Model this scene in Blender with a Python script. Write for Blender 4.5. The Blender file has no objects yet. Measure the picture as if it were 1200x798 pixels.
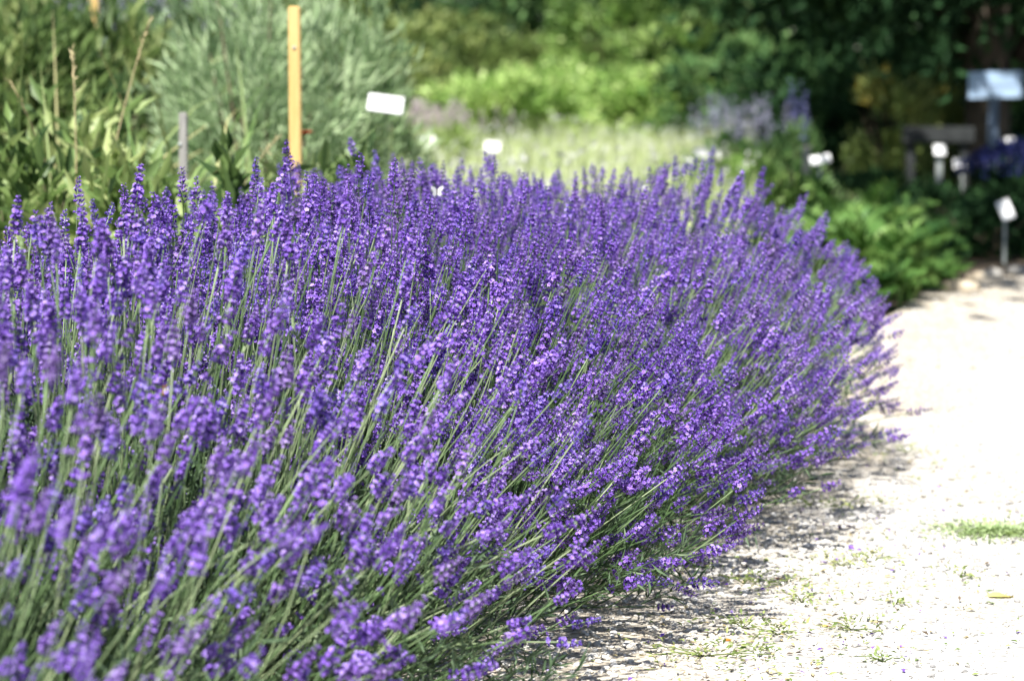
import bpy, math, random
import numpy as np
from mathutils import Vector, Matrix

# ------------------------------------------------------------------ camera
sc = bpy.context.scene
CAM_H, PITCH, FPX = 0.60, 6.02, 2833.3
K = FPX / 2000.0                                    # distances below are written for a 60 mm lens, K brings them to 85 mm
cam = bpy.data.cameras.new('camera')
cam.lens, cam.sensor_width, cam.clip_end, cam.clip_start = 85.0, 36.0, 400.0, 0.02
cam.dof.use_dof = True
cam.dof.focus_distance = 2.55
cam.dof.aperture_fstop = 6.8
cam.dof.aperture_blades = 0
camo = bpy.data.objects.new('camera', cam)
camo.location = (0, 0, CAM_H)
camo.rotation_euler = (math.radians(90 - PITCH), 0, 0)
sc.collection.objects.link(camo)
sc.camera = camo

# ------------------------------------------------------------------ sky, sun, exposure
SUN_EL = math.radians(61)
SH = Vector((0.46, 0.88, 0)).normalized()          # the way shadows fall
world = bpy.data.worlds.new('World')
sc.world = world
world.use_nodes = True
wn = world.node_tree.nodes
sky = wn.new('ShaderNodeTexSky')
sky.sky_type = 'NISHITA'
sky.sun_disc = False
sky.sun_elevation = SUN_EL
sky.sun_rotation = math.atan2(-SH.x, -SH.y)
wn['Background'].inputs['Strength'].default_value = 0.06
world.node_tree.links.new(sky.outputs['Color'], wn['Background'].inputs['Color'])
sun = bpy.data.lights.new('sun', 'SUN')
sun.energy, sun.angle, sun.color = 5.0, math.radians(0.53), (1.0, 0.97, 0.925)
suno = bpy.data.objects.new('sun', sun)
sdir = Vector((SH.x * math.cos(SUN_EL), SH.y * math.cos(SUN_EL), -math.sin(SUN_EL)))
suno.rotation_euler = sdir.to_track_quat('-Z', 'Y').to_euler()
suno.location = (-3, -2, 6)
sc.collection.objects.link(suno)
sc.view_settings.view_transform = 'Standard'
sc.view_settings.look = 'None'
sc.view_settings.exposure = 1.12
sc.view_settings.gamma = 1.0
sc.view_settings.use_curve_mapping = False

C = sc.collection
rng = np.random.default_rng(7)
random.seed(7)
cp, sp = math.cos(math.radians(PITCH)), math.sin(math.radians(PITCH))


def ray(px, py):
    a, b = (px - 600) / FPX, (399 - py) / FPX
    return Vector((a, cp + b * sp, -sp + b * cp))


def at(px, py, Y):                                  # photo pixel -> point at world distance Y
    r = ray(px, py)
    return Vector((0, 0, CAM_H)) + r * (Y * K / r.y)


def ground(px, py, z=0.0):                          # photo pixel -> point on the ground
    r = ray(px, py)
    return Vector((0, 0, CAM_H)) + r * ((z - CAM_H) / r.z)


HA = math.radians(18.2)                                # heading of the lavender row

# ------------------------------------------------------------------ materials
def nodes_of(name):
    m = bpy.data.materials.new(name)
    m.use_nodes = True
    nt = m.node_tree
    nt.nodes.clear()
    out = nt.nodes.new('ShaderNodeOutputMaterial')
    return m, nt, out


def ramp_node(nt, stops):
    r = nt.nodes.new('ShaderNodeValToRGB')
    e = r.color_ramp.elements
    while len(e) < len(stops):
        e.new(0.5)
    for i, (p, c) in enumerate(stops):
        e[i].position = p
        e[i].color = (*c, 1)
    return r


def leaf_mat(name, stops, trans=0.3, rough=0.55, spec=0.3, objvar=0.25):
    """plant tissue: colour from the per-leaf 'tone' attribute plus the object's own random, partly translucent"""
    m, nt, out = nodes_of(name)
    N, Lk = nt.nodes.new, nt.links.new
    at_ = N('ShaderNodeAttribute'); at_.attribute_name = 'tone'
    oi = N('ShaderNodeObjectInfo')
    ma = N('ShaderNodeMath'); ma.operation = 'MULTIPLY_ADD'
    Lk(oi.outputs['Random'], ma.inputs[0]); ma.inputs[1].default_value = objvar; ma.inputs[2].default_value = -objvar / 2
    ad = N('ShaderNodeMath'); ad.operation = 'ADD'
    Lk(at_.outputs['Fac'], ad.inputs[0]); Lk(ma.outputs[0], ad.inputs[1])
    r = ramp_node(nt, stops)
    Lk(ad.outputs[0], r.inputs[0])
    b = N('ShaderNodeBsdfPrincipled')
    Lk(r.outputs[0], b.inputs['Base Color'])
    b.inputs['Roughness'].default_value = rough
    b.inputs['Specular IOR Level'].default_value = spec
    t = N('ShaderNodeBsdfTranslucent')
    Lk(r.outputs[0], t.inputs['Color'])
    mx = N('ShaderNodeMixShader'); mx.inputs[0].default_value = trans
    Lk(b.outputs[0], mx.inputs[1]); Lk(t.outputs[0], mx.inputs[2])
    Lk(mx.outputs[0], out.inputs['Surface'])
    return m


def noise_mat(name, stops, scale=8, rough=0.8, bump=0.0, bscale=60, detail=6, spec=0.3, coords='Object', stretch=(1, 1, 1)):
    m, nt, out = nodes_of(name)
    N, Lk = nt.nodes.new, nt.links.new
    tc = N('ShaderNodeTexCoord')
    mp = N('ShaderNodeMapping'); mp.inputs['Scale'].default_value = stretch
    Lk(tc.outputs[coords], mp.inputs[0])
    n = N('ShaderNodeTexNoise'); n.inputs['Scale'].default_value = scale; n.inputs['Detail'].default_value = detail
    Lk(mp.outputs[0], n.inputs['Vector'])
    r = ramp_node(nt, stops); Lk(n.outputs['Fac'], r.inputs[0])
    b = N('ShaderNodeBsdfPrincipled')
    Lk(r.outputs[0], b.inputs['Base Color'])
    b.inputs['Roughness'].default_value = rough
    b.inputs['Specular IOR Level'].default_value = spec
    if bump:
        n2 = N('ShaderNodeTexNoise'); n2.inputs['Scale'].default_value = bscale; n2.inputs['Detail'].default_value = 4
        Lk(mp.outputs[0], n2.inputs['Vector'])
        bp = N('ShaderNodeBump'); bp.inputs['Strength'].default_value = bump; bp.inputs['Distance'].default_value = 0.01
        Lk(n2.outputs['Fac'], bp.inputs['Height']); Lk(bp.outputs[0], b.inputs['Normal'])
    Lk(b.outputs[0], out.inputs['Surface'])
    return m


def gravel_mat():
    m, nt, out = nodes_of('gravel_sheet')
    N, Lk = nt.nodes.new, nt.links.new
    tc = N('ShaderNodeTexCoord')
    v = N('ShaderNodeTexVoronoi'); v.inputs['Scale'].default_value = 150
    Lk(tc.outputs['Object'], v.inputs['Vector'])
    r1 = ramp_node(nt, [(0, (0.26, 0.25, 0.23)), (0.35, (0.46, 0.45, 0.42)), (0.7, (0.57, 0.56, 0.535)), (1, (0.68, 0.67, 0.65))])
    Lk(v.outputs['Color'], r1.inputs[0])
    n = N('ShaderNodeTexNoise'); n.inputs['Scale'].default_value = 3.2; n.inputs['Detail'].default_value = 7
    Lk(tc.outputs['Object'], n.inputs['Vector'])
    r2 = ramp_node(nt, [(0.40, (1, 1, 1)), (0.62, (0.90, 0.84, 0.73)), (0.78, (0.76, 0.69, 0.55))])
    Lk(n.outputs['Fac'], r2.inputs[0])
    mx = N('ShaderNodeMix'); mx.data_type = 'RGBA'; mx.blend_type = 'MULTIPLY'; mx.inputs[0].default_value = 0.75
    Lk(r1.outputs[0], mx.inputs[6]); Lk(r2.outputs[0], mx.inputs[7])
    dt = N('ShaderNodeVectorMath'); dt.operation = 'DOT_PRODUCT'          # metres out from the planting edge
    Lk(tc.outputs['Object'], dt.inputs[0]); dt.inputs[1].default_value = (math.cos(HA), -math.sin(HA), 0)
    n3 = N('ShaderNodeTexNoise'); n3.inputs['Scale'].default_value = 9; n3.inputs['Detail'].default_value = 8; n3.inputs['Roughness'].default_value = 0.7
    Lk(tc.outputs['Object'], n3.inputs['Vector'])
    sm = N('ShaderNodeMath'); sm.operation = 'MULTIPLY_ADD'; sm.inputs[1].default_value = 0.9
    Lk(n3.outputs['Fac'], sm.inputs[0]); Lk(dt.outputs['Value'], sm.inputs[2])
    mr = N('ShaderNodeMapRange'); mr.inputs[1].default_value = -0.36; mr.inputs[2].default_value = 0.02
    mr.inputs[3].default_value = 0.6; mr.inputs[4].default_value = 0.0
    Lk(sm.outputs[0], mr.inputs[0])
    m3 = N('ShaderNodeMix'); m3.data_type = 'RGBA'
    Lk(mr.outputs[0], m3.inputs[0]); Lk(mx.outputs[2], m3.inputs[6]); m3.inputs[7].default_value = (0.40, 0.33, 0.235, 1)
    b = N('ShaderNodeBsdfPrincipled'); b.inputs['Roughness'].default_value = 0.9
    b.inputs['Specular IOR Level'].default_value = 0.2
    Lk(m3.outputs[2], b.inputs['Base Color'])
    bp = N('ShaderNodeBump'); bp.inputs['Strength'].default_value = 0.9; bp.inputs['Distance'].default_value = 0.004
    Lk(v.outputs['Distance'], bp.inputs['Height']); bp.invert = True
    Lk(bp.outputs[0], b.inputs['Normal'])
    Lk(b.outputs[0], out.inputs['Surface'])
    return m


M = {}
M['floret'] = leaf_mat('lavender_floret', [(0.0, (0.025, 0.010, 0.083)), (0.25, (0.070, 0.029, 0.21)), (0.5, (0.180, 0.082, 0.47)), (0.75, (0.34, 0.19, 0.70)), (1.0, (0.60, 0.48, 0.88))], 0.22, 0.6, 0.15, 0.12)
M['floret_mauve'] = leaf_mat('lavender_floret_mauve', [(0.0, (0.032, 0.012, 0.080)), (0.25, (0.085, 0.036, 0.20)), (0.5, (0.21, 0.10, 0.47)), (0.75, (0.37, 0.22, 0.68)), (1.0, (0.58, 0.45, 0.81))], 0.22, 0.6, 0.15, 0.16)
M['floret_blue'] = leaf_mat('lavender_floret_blue', [(0.0, (0.020, 0.010, 0.088)), (0.25, (0.055, 0.029, 0.215)), (0.5, (0.165, 0.088, 0.49)), (0.75, (0.32, 0.21, 0.71)), (1.0, (0.57, 0.50, 0.85))], 0.22, 0.6, 0.15, 0.16)
M['floret_faded'] = leaf_mat('lavender_floret_faded', [(0.0, (0.035, 0.018, 0.075)), (0.25, (0.085, 0.045, 0.18)), (0.5, (0.185, 0.105, 0.35)), (0.75, (0.33, 0.22, 0.55)), (1.0, (0.58, 0.48, 0.76))], 0.22, 0.7, 0.15, 0.16)
M['stem'] = leaf_mat('lavender_stem', [(0, (0.045, 0.095, 0.032)), (0.5, (0.145, 0.235, 0.095)), (1, (0.37, 0.45, 0.25))], 0.12, 0.5, 0.3, 0.5)
M['lleaf'] = leaf_mat('lavender_leaf', [(0, (0.03, 0.058, 0.026)), (0.5, (0.085, 0.14, 0.07)), (1, (0.22, 0.29, 0.17))], 0.2, 0.6, 0.25)
M['wood'] = noise_mat('woody_stem', [(0.3, (0.06, 0.042, 0.028)), (0.7, (0.17, 0.13, 0.09))], 40, 0.9, 0.4, 120)
M['bark'] = noise_mat('tree_bark', [(0.3, (0.035, 0.027, 0.02)), (0.7, (0.13, 0.105, 0.08))], 9, 0.95, 0.8, 30, stretch=(1, 1, 0.25))
M['soil'] = noise_mat('bed_soil', [(0.3, (0.035, 0.025, 0.016)), (0.55, (0.075, 0.057, 0.036)), (0.75, (0.13, 0.105, 0.07))], 5, 0.95, 0.9, 40)
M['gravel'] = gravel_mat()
M['pebble'] = leaf_mat('pebble', [(0, (0.24, 0.235, 0.23)), (0.3, (0.43, 0.41, 0.37)), (0.7, (0.57, 0.55, 0.51)), (1, (0.72, 0.70, 0.67))], 0.0, 0.85, 0.25)
M['blade'] = leaf_mat('strap_leaf', [(0, (0.05, 0.10, 0.025)), (0.4, (0.15, 0.25, 0.07)), (0.75, (0.30, 0.38, 0.14)), (1, (0.52, 0.47, 0.22))], 0.3, 0.45, 0.4)
M['straw'] = leaf_mat('dry_straw', [(0, (0.30, 0.24, 0.11)), (1, (0.55, 0.47, 0.26))], 0.15, 0.6, 0.3)
M['silver'] = leaf_mat('silver_leaf', [(0, (0.09, 0.14, 0.075)), (0.5, (0.28, 0.42, 0.20)), (1, (0.55, 0.68, 0.41))], 0.4, 0.6, 0.3)
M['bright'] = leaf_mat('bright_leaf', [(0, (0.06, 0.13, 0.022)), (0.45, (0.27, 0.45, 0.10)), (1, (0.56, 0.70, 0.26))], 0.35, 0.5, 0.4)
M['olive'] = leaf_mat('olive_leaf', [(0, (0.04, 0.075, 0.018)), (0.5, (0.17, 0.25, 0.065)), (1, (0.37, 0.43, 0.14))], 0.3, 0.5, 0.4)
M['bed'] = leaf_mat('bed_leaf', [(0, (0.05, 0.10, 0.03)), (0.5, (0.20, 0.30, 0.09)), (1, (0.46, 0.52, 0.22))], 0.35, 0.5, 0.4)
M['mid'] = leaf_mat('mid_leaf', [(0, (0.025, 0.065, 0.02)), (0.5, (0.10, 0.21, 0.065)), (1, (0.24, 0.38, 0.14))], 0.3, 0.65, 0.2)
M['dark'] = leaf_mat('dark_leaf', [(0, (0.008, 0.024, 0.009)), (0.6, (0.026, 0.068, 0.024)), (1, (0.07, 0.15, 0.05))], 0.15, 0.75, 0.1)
M['meadow'] = leaf_mat('meadow_blade', [(0, (0.20, 0.33, 0.06)), (0.5, (0.42, 0.57, 0.18)), (1, (0.74, 0.79, 0.46))], 0.35, 0.6, 0.2)
M['fern'] = leaf_mat('fern_leaf', [(0, (0.035, 0.10, 0.022)), (0.5, (0.12, 0.25, 0.055)), (1, (0.30, 0.45, 0.13))], 0.3, 0.5, 0.35)
M['yellowf'] = leaf_mat('yellow_flower', [(0, (0.22, 0.19, 0.03)), (1, (0.45, 0.38, 0.07))], 0.3)
M['whitef'] = leaf_mat('white_flower', [(0, (0.55, 0.57, 0.48)), (1, (0.80, 0.80, 0.78))], 0.3)
M['pinkf'] = leaf_mat('pale_pink_flower', [(0, (0.42, 0.34, 0.36)), (1, (0.70, 0.62, 0.64))], 0.3)
M['bluef'] = leaf_mat('blue_flower', [(0, (0.06, 0.06, 0.18)), (1, (0.16, 0.17, 0.36))], 0.2)
M['greyblue'] = leaf_mat('grey_blue_flower', [(0, (0.20, 0.20, 0.30)), (1, (0.42, 0.41, 0.55))], 0.2)
M['navy'] = leaf_mat('navy_flower', [(0, (0.007, 0.010, 0.055)), (1, (0.018, 0.026, 0.15))], 0.15)
M['redf'] = leaf_mat('red_flower', [(0, (0.32, 0.035, 0.02)), (1, (0.58, 0.10, 0.04))], 0.25)
M['stake'] = noise_mat('yellow_wood', [(0.3, (0.66, 0.44, 0.15)), (0.7, (0.80, 0.58, 0.25))], 12, 0.6, 0.2, 50, stretch=(4, 4, 0.4))
M['greywood'] = noise_mat('weathered_wood', [(0.3, (0.26, 0.25, 0.23)), (0.7, (0.42, 0.40, 0.37))], 14, 0.85, 0.3, 60, stretch=(4, 4, 0.4))
M['darkwood'] = noise_mat('dark_stained_wood', [(0.3, (0.02, 0.022, 0.022)), (0.7, (0.05, 0.055, 0.055))], 14, 0.7, 0.2, 60)
M['white'] = noise_mat('white_plastic', [(0.3, (0.78, 0.78, 0.77)), (0.7, (0.84, 0.84, 0.83))], 10, 0.35, spec=0.5)
M['skytint'] = noise_mat('white_enamel_sky_tint', [(0.3, (0.40, 0.56, 0.76)), (0.7, (0.48, 0.63, 0.81))], 10, 0.4, spec=0.5)  # white sign board, with the blue of skylit shade put into its colour
M['metal'] = noise_mat('galvanised_stake', [(0.3, (0.30, 0.33, 0.31)), (0.7, (0.42, 0.45, 0.43))], 20, 0.45)
M['wire'] = noise_mat('green_wire', [(0.3, (0.06, 0.10, 0.05)), (0.7, (0.11, 0.16, 0.08))], 20, 0.6)
M['bluepost'] = noise_mat('blue_grey_post', [(0.3, (0.10, 0.14, 0.20)), (0.7, (0.16, 0.21, 0.29))], 16, 0.6)
M['ink'] = noise_mat('sign_ink', [(0.3, (0.10, 0.14, 0.24)), (0.7, (0.15, 0.19, 0.30))], 30, 0.6)
M['stone'] = noise_mat('grey_stone', [(0.3, (0.20, 0.19, 0.17)), (0.7, (0.42, 0.40, 0.36))], 14, 0.9, 0.7, 50)
M['tanstone'] = noise_mat('tan_stone', [(0.3, (0.36, 0.29, 0.20)), (0.7, (0.58, 0.50, 0.38))], 14, 0.9, 0.7, 50)
M['weed'] = leaf_mat('path_weed', [(0, (0.10, 0.16, 0.04)), (0.5, (0.23, 0.30, 0.09)), (1, (0.42, 0.44, 0.16))], 0.25)
M['mat'] = leaf_mat('pale_mat_leaf', [(0, (0.22, 0.32, 0.12)), (1, (0.45, 0.55, 0.28))], 0.25)
M['orange'] = leaf_mat('orange_leaf', [(0, (0.50, 0.18, 0.02)), (1, (0.66, 0.28, 0.04))], 0.2)
M['yleaf'] = leaf_mat('yellow_leaf', [(0, (0.52, 0.43, 0.10)), (1, (0.70, 0.62, 0.24))], 0.2)
M['wing'] = leaf_mat('white_wing', [(0, (0.74, 0.74, 0.70)), (1, (0.82, 0.82, 0.80))], 0.3)
M['insect'] = noise_mat('dark_insect', [(0.3, (0.015, 0.012, 0.01)), (0.7, (0.06, 0.045, 0.03))], 300, 0.7)
M['beefur'] = noise_mat('orange_fur', [(0.3, (0.16, 0.07, 0.015)), (0.7, (0.36, 0.18, 0.03))], 500, 0.8)


# ------------------------------------------------------------------ mesh helpers
class G:
    """triangles collected as arrays: vertices, faces, tone per vertex, material per face"""
    def __init__(s):
        s.v, s.f, s.t, s.m, s.n = [], [], [], [], 0

    def add(s, V, F, T=0.5, m=0):
        V = np.asarray(V, float).reshape(-1, 3)
        F = np.asarray(F, int).reshape(-1, 3)
        s.v.append(V); s.f.append(F + s.n)
        s.t.append(np.broadcast_to(np.asarray(T, float), (len(V),)))
        s.m.append(np.full(len(F), m, int)); s.n += len(V)
        return s

    def mesh(s, name, mats, smooth=True):
        V, F, T, MI = np.concatenate(s.v), np.concatenate(s.f), np.concatenate(s.t), np.concatenate(s.m)
        me = bpy.data.meshes.new(name)
        me.vertices.add(len(V)); me.vertices.foreach_set('co', V.astype(np.float32).ravel())
        me.loops.add(len(F) * 3); me.loops.foreach_set('vertex_index', F.astype(np.int32).ravel())
        me.polygons.add(len(F)); me.polygons.foreach_set('loop_start', np.arange(0, len(F) * 3, 3, dtype=np.int32))
        me.polygons.foreach_set('material_index', MI.astype(np.int32))
        me.polygons.foreach_set('use_smooth', np.full(len(F), smooth))
        a = me.attributes.new('tone', 'FLOAT', 'POINT')
        a.data.foreach_set('value', T.astype(np.float32))
        for m in (mats if isinstance(mats, (list, tuple)) else [mats]):
            me.materials.append(m)
        me.update()
        return me


def link(name, me, parent=None, loc=(0, 0, 0), rot=None, kind=None):
    o = bpy.data.objects.new(name, me)
    C.objects.link(o)
    o.location = loc
    if rot is not None:
        o.rotation_mode = 'QUATERNION'
        o.rotation_quaternion = rot
    if parent is not None:
        o.parent = parent
    if kind:
        o['kind'] = kind
    return o


def thing(name, label, cat, loc, rz=0, group=None):
    o = bpy.data.objects.new(name, None)
    o.empty_display_size = 0.05
    C.objects.link(o)
    o.location = loc
    o.rotation_euler = (0, 0, rz)
    return tag(o, label, cat, group)


def tag(o, label, cat, group=None):
    o['label'], o['category'] = label, cat
    if group:
        o['group'] = group
    return o


def norm(a):
    return a / np.maximum(np.linalg.norm(a, axis=-1, keepdims=True), 1e-9)


def rand_dirs(k, r=rng):
    return norm(r.normal(size=(k, 3)))


def frames(z, spin):
    """k rotation matrices (columns x, y, z) with the given z axes"""
    z = norm(z)
    ref = np.where(np.abs(z[:, 2:3]) > 0.95, np.array([[1.0, 0, 0]]), np.array([[0, 0, 1.0]]))
    x = norm(np.cross(ref, z)); y = np.cross(z, x)
    c, s = np.cos(spin)[:, None], np.sin(spin)[:, None]
    return np.stack([x * c + y * s, y * c - x * s, z], axis=2)


def instance(V, F, T, R, S, P, dT=None):
    k, m = len(P), len(V)
    W = np.einsum('kij,mj->kmi', R, V) * np.asarray(S).reshape(-1, 1, 1) + P[:, None, :]
    FF = (F[None] + (np.arange(k) * m)[:, None, None]).reshape(-1, 3)
    TT = np.broadcast_to(T[None], (k, m))
    if dT is not None:
        TT = TT + dT[:, None]
    return W.reshape(-1, 3), FF, TT.reshape(-1)


def leaves(P, D, up, ln, wd, fold=0.25):
    """folded lance-shaped leaves: base P, direction D, rough normal up"""
    k = len(P)
    D = norm(D); side = norm(np.cross(D, up)); nn = np.cross(side, D)
    ln = np.broadcast_to(np.asarray(ln, float), (k,))[:, None]; wd = np.broadcast_to(np.asarray(wd, float), (k,))[:, None]
    a = P; t = P + D * ln - nn * ln * 0.12
    l = P + D * ln * 0.45 + side * wd / 2 + nn * wd * fold
    r = P + D * ln * 0.45 - side * wd / 2 + nn * wd * fold
    V = np.stack([a, l, t, r], 1).reshape(-1, 3)
    F = (np.array([[0, 1, 2], [0, 2, 3]])[None] + (np.arange(k) * 4)[:, None, None]).reshape(-1, 3)
    return V, F


def blades(P, az, ln, wd, lean, droop, seg=5, taper=1.0):
    """arching strap leaves rising from P, leaning out at azimuth az"""
    k = len(P)
    h = np.stack([np.cos(az), np.sin(az), np.zeros(k)], 1)
    side = np.stack([-np.sin(az), np.cos(az), np.zeros(k)], 1)
    rows, p = [], P.copy()
    for i in range(seg + 1):
        t = i / seg
        ang = lean + droop * t * t
        w = wd * (1 - t ** 2.2 * taper) * (0.55 + 0.45 * min(1, t * 4)) + 1e-4
        rows += [p + side * w[:, None] / 2, p - side * w[:, None] / 2]
        d = h * np.sin(ang)[:, None] + np.array([0, 0, 1.0]) * np.cos(ang)[:, None]
        p = p + d * (ln / seg)[:, None]
    V = np.stack(rows, 1)
    m = 2 * (seg + 1)
    f = []
    for i in range(seg):
        a = 2 * i
        f += [[a, a + 1, a + 3], [a, a + 3, a + 2]]
    F = (np.array(f)[None] + (np.arange(k) * m)[:, None, None]).reshape(-1, 3)
    return V.reshape(-1, 3), F, m


def tubes(C3, rad, sides=4):
    """k tubes along polylines C3 (k, n, 3) with radii rad (n,) or (k, n)"""
    k, n, _ = C3.shape
    rad = np.broadcast_to(np.asarray(rad, float), (k, n))
    tan = norm(np.gradient(C3, axis=1))
    ref = np.where(np.abs(tan[:, :, 2:3]) > 0.9, np.array([1.0, 0, 0]), np.array([0, 0, 1.0]))
    x = norm(np.cross(ref, tan)); y = np.cross(tan, x)
    an = np.arange(sides) / sides * 2 * np.pi
    V = C3[:, :, None] + rad[:, :, None, None] * (x[:, :, None] * np.cos(an)[:, None] + y[:, :, None] * np.sin(an)[:, None])
    f = []
    for i in range(n - 1):
        for j in range(sides):
            a, b = i * sides + j, i * sides + (j + 1) % sides
            f += [[a, b, b + sides], [a, b + sides, a + sides]]
    e = (n - 1) * sides
    for j in range(1, sides - 1):
        f += [[0, j + 1, j], [e, e + j, e + j + 1]]
    F = (np.array(f)[None] + (np.arange(k) * n * sides)[:, None, None]).reshape(-1, 3)
    return V.reshape(-1, 3), F


def tube(pts, rad, sides=6):
    return tubes(np.array([[list(p) for p in pts]], float), np.array(rad, float), sides)


def box(x0, x1, y0, y1, z0, z1, bev=0.0):
    """box with chamfered edges as triangles"""
    b = min(bev, (x1 - x0) * 0.3, (y1 - y0) * 0.3, (z1 - z0) * 0.3)
    import bmesh
    bm = bmesh.new()
    bmesh.ops.create_cube(bm, size=1)
    for v in bm.verts:
        v.co = Vector((x0 + (v.co.x + .5) * (x1 - x0), y0 + (v.co.y + .5) * (y1 - y0), z0 + (v.co.z + .5) * (z1 - z0)))
    if b > 0:
        bmesh.ops.bevel(bm, geom=list(bm.edges), offset=b, segments=2, affect='EDGES')
    bmesh.ops.triangulate(bm, faces=list(bm.faces))
    bm.verts.index_update()
    V = np.array([v.co[:] for v in bm.verts]); F = np.array([[v.index for v in f.verts] for f in bm.faces])
    bm.free()
    return V, F


def ico(sub=1):
    import bmesh
    bm = bmesh.new()
    bmesh.ops.create_icosphere(bm, subdivisions=sub, radius=1)
    bm.verts.index_update()
    V = np.array([v.co[:] for v in bm.verts]); F = np.array([[v.index for v in f.verts] for f in bm.faces])
    bm.free()
    return V, F


# ------------------------------------------------------------------ hedge frame
HA = math.radians(18.2)
HD = np.array([math.sin(HA), math.cos(HA), 0.0])       # along the row, away from the camera
HN = np.array([math.cos(HA), -math.sin(HA), 0.0])      # from the row towards the path
P0 = np.array([0.105, 2.55, 0.0])


def hedge(s, u, z=0.0):
    return P0 + HD * s - HN * u + np.array([0, 0, z])


# ------------------------------------------------------------------ ground and path
def sheet(name, outline, z, mat, kind='structure'):
    import bmesh
    bm = bmesh.new()
    vs = [bm.verts.new((x, y, z)) for x, y in outline]
    bm.faces.new(vs)
    me = bpy.data.meshes.new(name)
    bm.to_mesh(me); bm.free()
    me.materials.append(mat)
    o = link(name, me, kind=kind)
    return o


sheet('ground', [(-90, -40), (90, -40), (90, 160), (-90, 160)], 0.0, M['soil'])


def path_left_edge():
    pts = []
    for s in np.linspace(-3.8, 1.75, 40):
        p = hedge(s, 0.22 + 0.025 * math.sin(s * 5.1) + 0.02 * math.sin(s * 13.0))
        pts.append((p[0], p[1]))
    for px, py in ((1040, 398), (1062, 382), (1078, 372), (1092, 362), (1106, 352), (1112, 345), (1128, 336), (1150, 333), (1175, 331), (1200, 327)):
        g = ground(px, py)
        pts.append((g.x - 0.07, g.y + 0.02))
    pts += [(2.2, 7.6), (3.0, 7.8), (4.4, 7.7)]
    return pts


edge = path_left_edge()
PATH = edge + [(4.6, 5.6), (3.3, 5.0), (2.6, 3.6), (2.2, 1.4), (1.6, -1.2)]
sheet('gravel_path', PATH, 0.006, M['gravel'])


def in_poly(x, y, poly):
    inside = np.zeros(len(x), bool)
    j = len(poly) - 1
    for i in range(len(poly)):
        xi, yi = poly[i]; xj, yj = poly[j]
        c = ((yi > y) != (yj > y)) & (x < (xj - xi) * (y - yi) / (yj - yi + 1e-12) + xi)
        inside ^= c
        j = i
    return inside


def build_gravel():
    V1, F1 = ico(1)
    oct_v = np.array([[1, 0, 0], [0, 1, 0], [-1, 0, 0], [0, -1, 0], [0, 0, 1], [0, 0, -1]], float)
    oct_f = np.array([[0, 1, 4], [1, 2, 4], [2, 3, 4], [3, 0, 4], [1, 0, 5], [2, 1, 5], [3, 2, 5], [0, 3, 5]])
    g = G()
    for cnt, y0, y1, V, F, smin, smax in ((8000, 2.2, 3.3, V1, F1, 0.0016, 0.0046), (14000, 2.9, 7.6, oct_v, oct_f, 0.003, 0.0062)):
        y = y0 + (y1 - y0) * rng.random(cnt) ** 1.2
        x = -0.15 + rng.random(cnt) * (0.23 * y + 0.35)
        k = in_poly(x, y, PATH)
        x, y = x[k], y[k]
        n = len(x)
        s = smin + (smax - smin) * rng.random(n) ** 2.5
        P = np.stack([x, y, 0.006 + s * 0.25], 1)
        R = frames(np.array([0, 0, 1.0]) + rng.normal(size=(n, 3)) * 0.25, rng.random(n) * 6.28)
        R = R * np.stack([0.8 + rng.random(n) * 0.7, 0.7 + rng.random(n) * 0.5, 0.45 + rng.random(n) * 0.3], 1)[:, None, :]
        tone = np.clip(rng.normal(0.60, 0.24, n), 0, 1)
        Vv = V * (1 + rng.normal(size=(len(V), 1)) * 0.12)
        g.add(*instance(Vv, F, np.zeros(len(V)), R, s, P, tone))
    link('loose_gravel', g.mesh('loose_gravel', M['pebble'], smooth=False), kind='stuff')


build_gravel()


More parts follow.
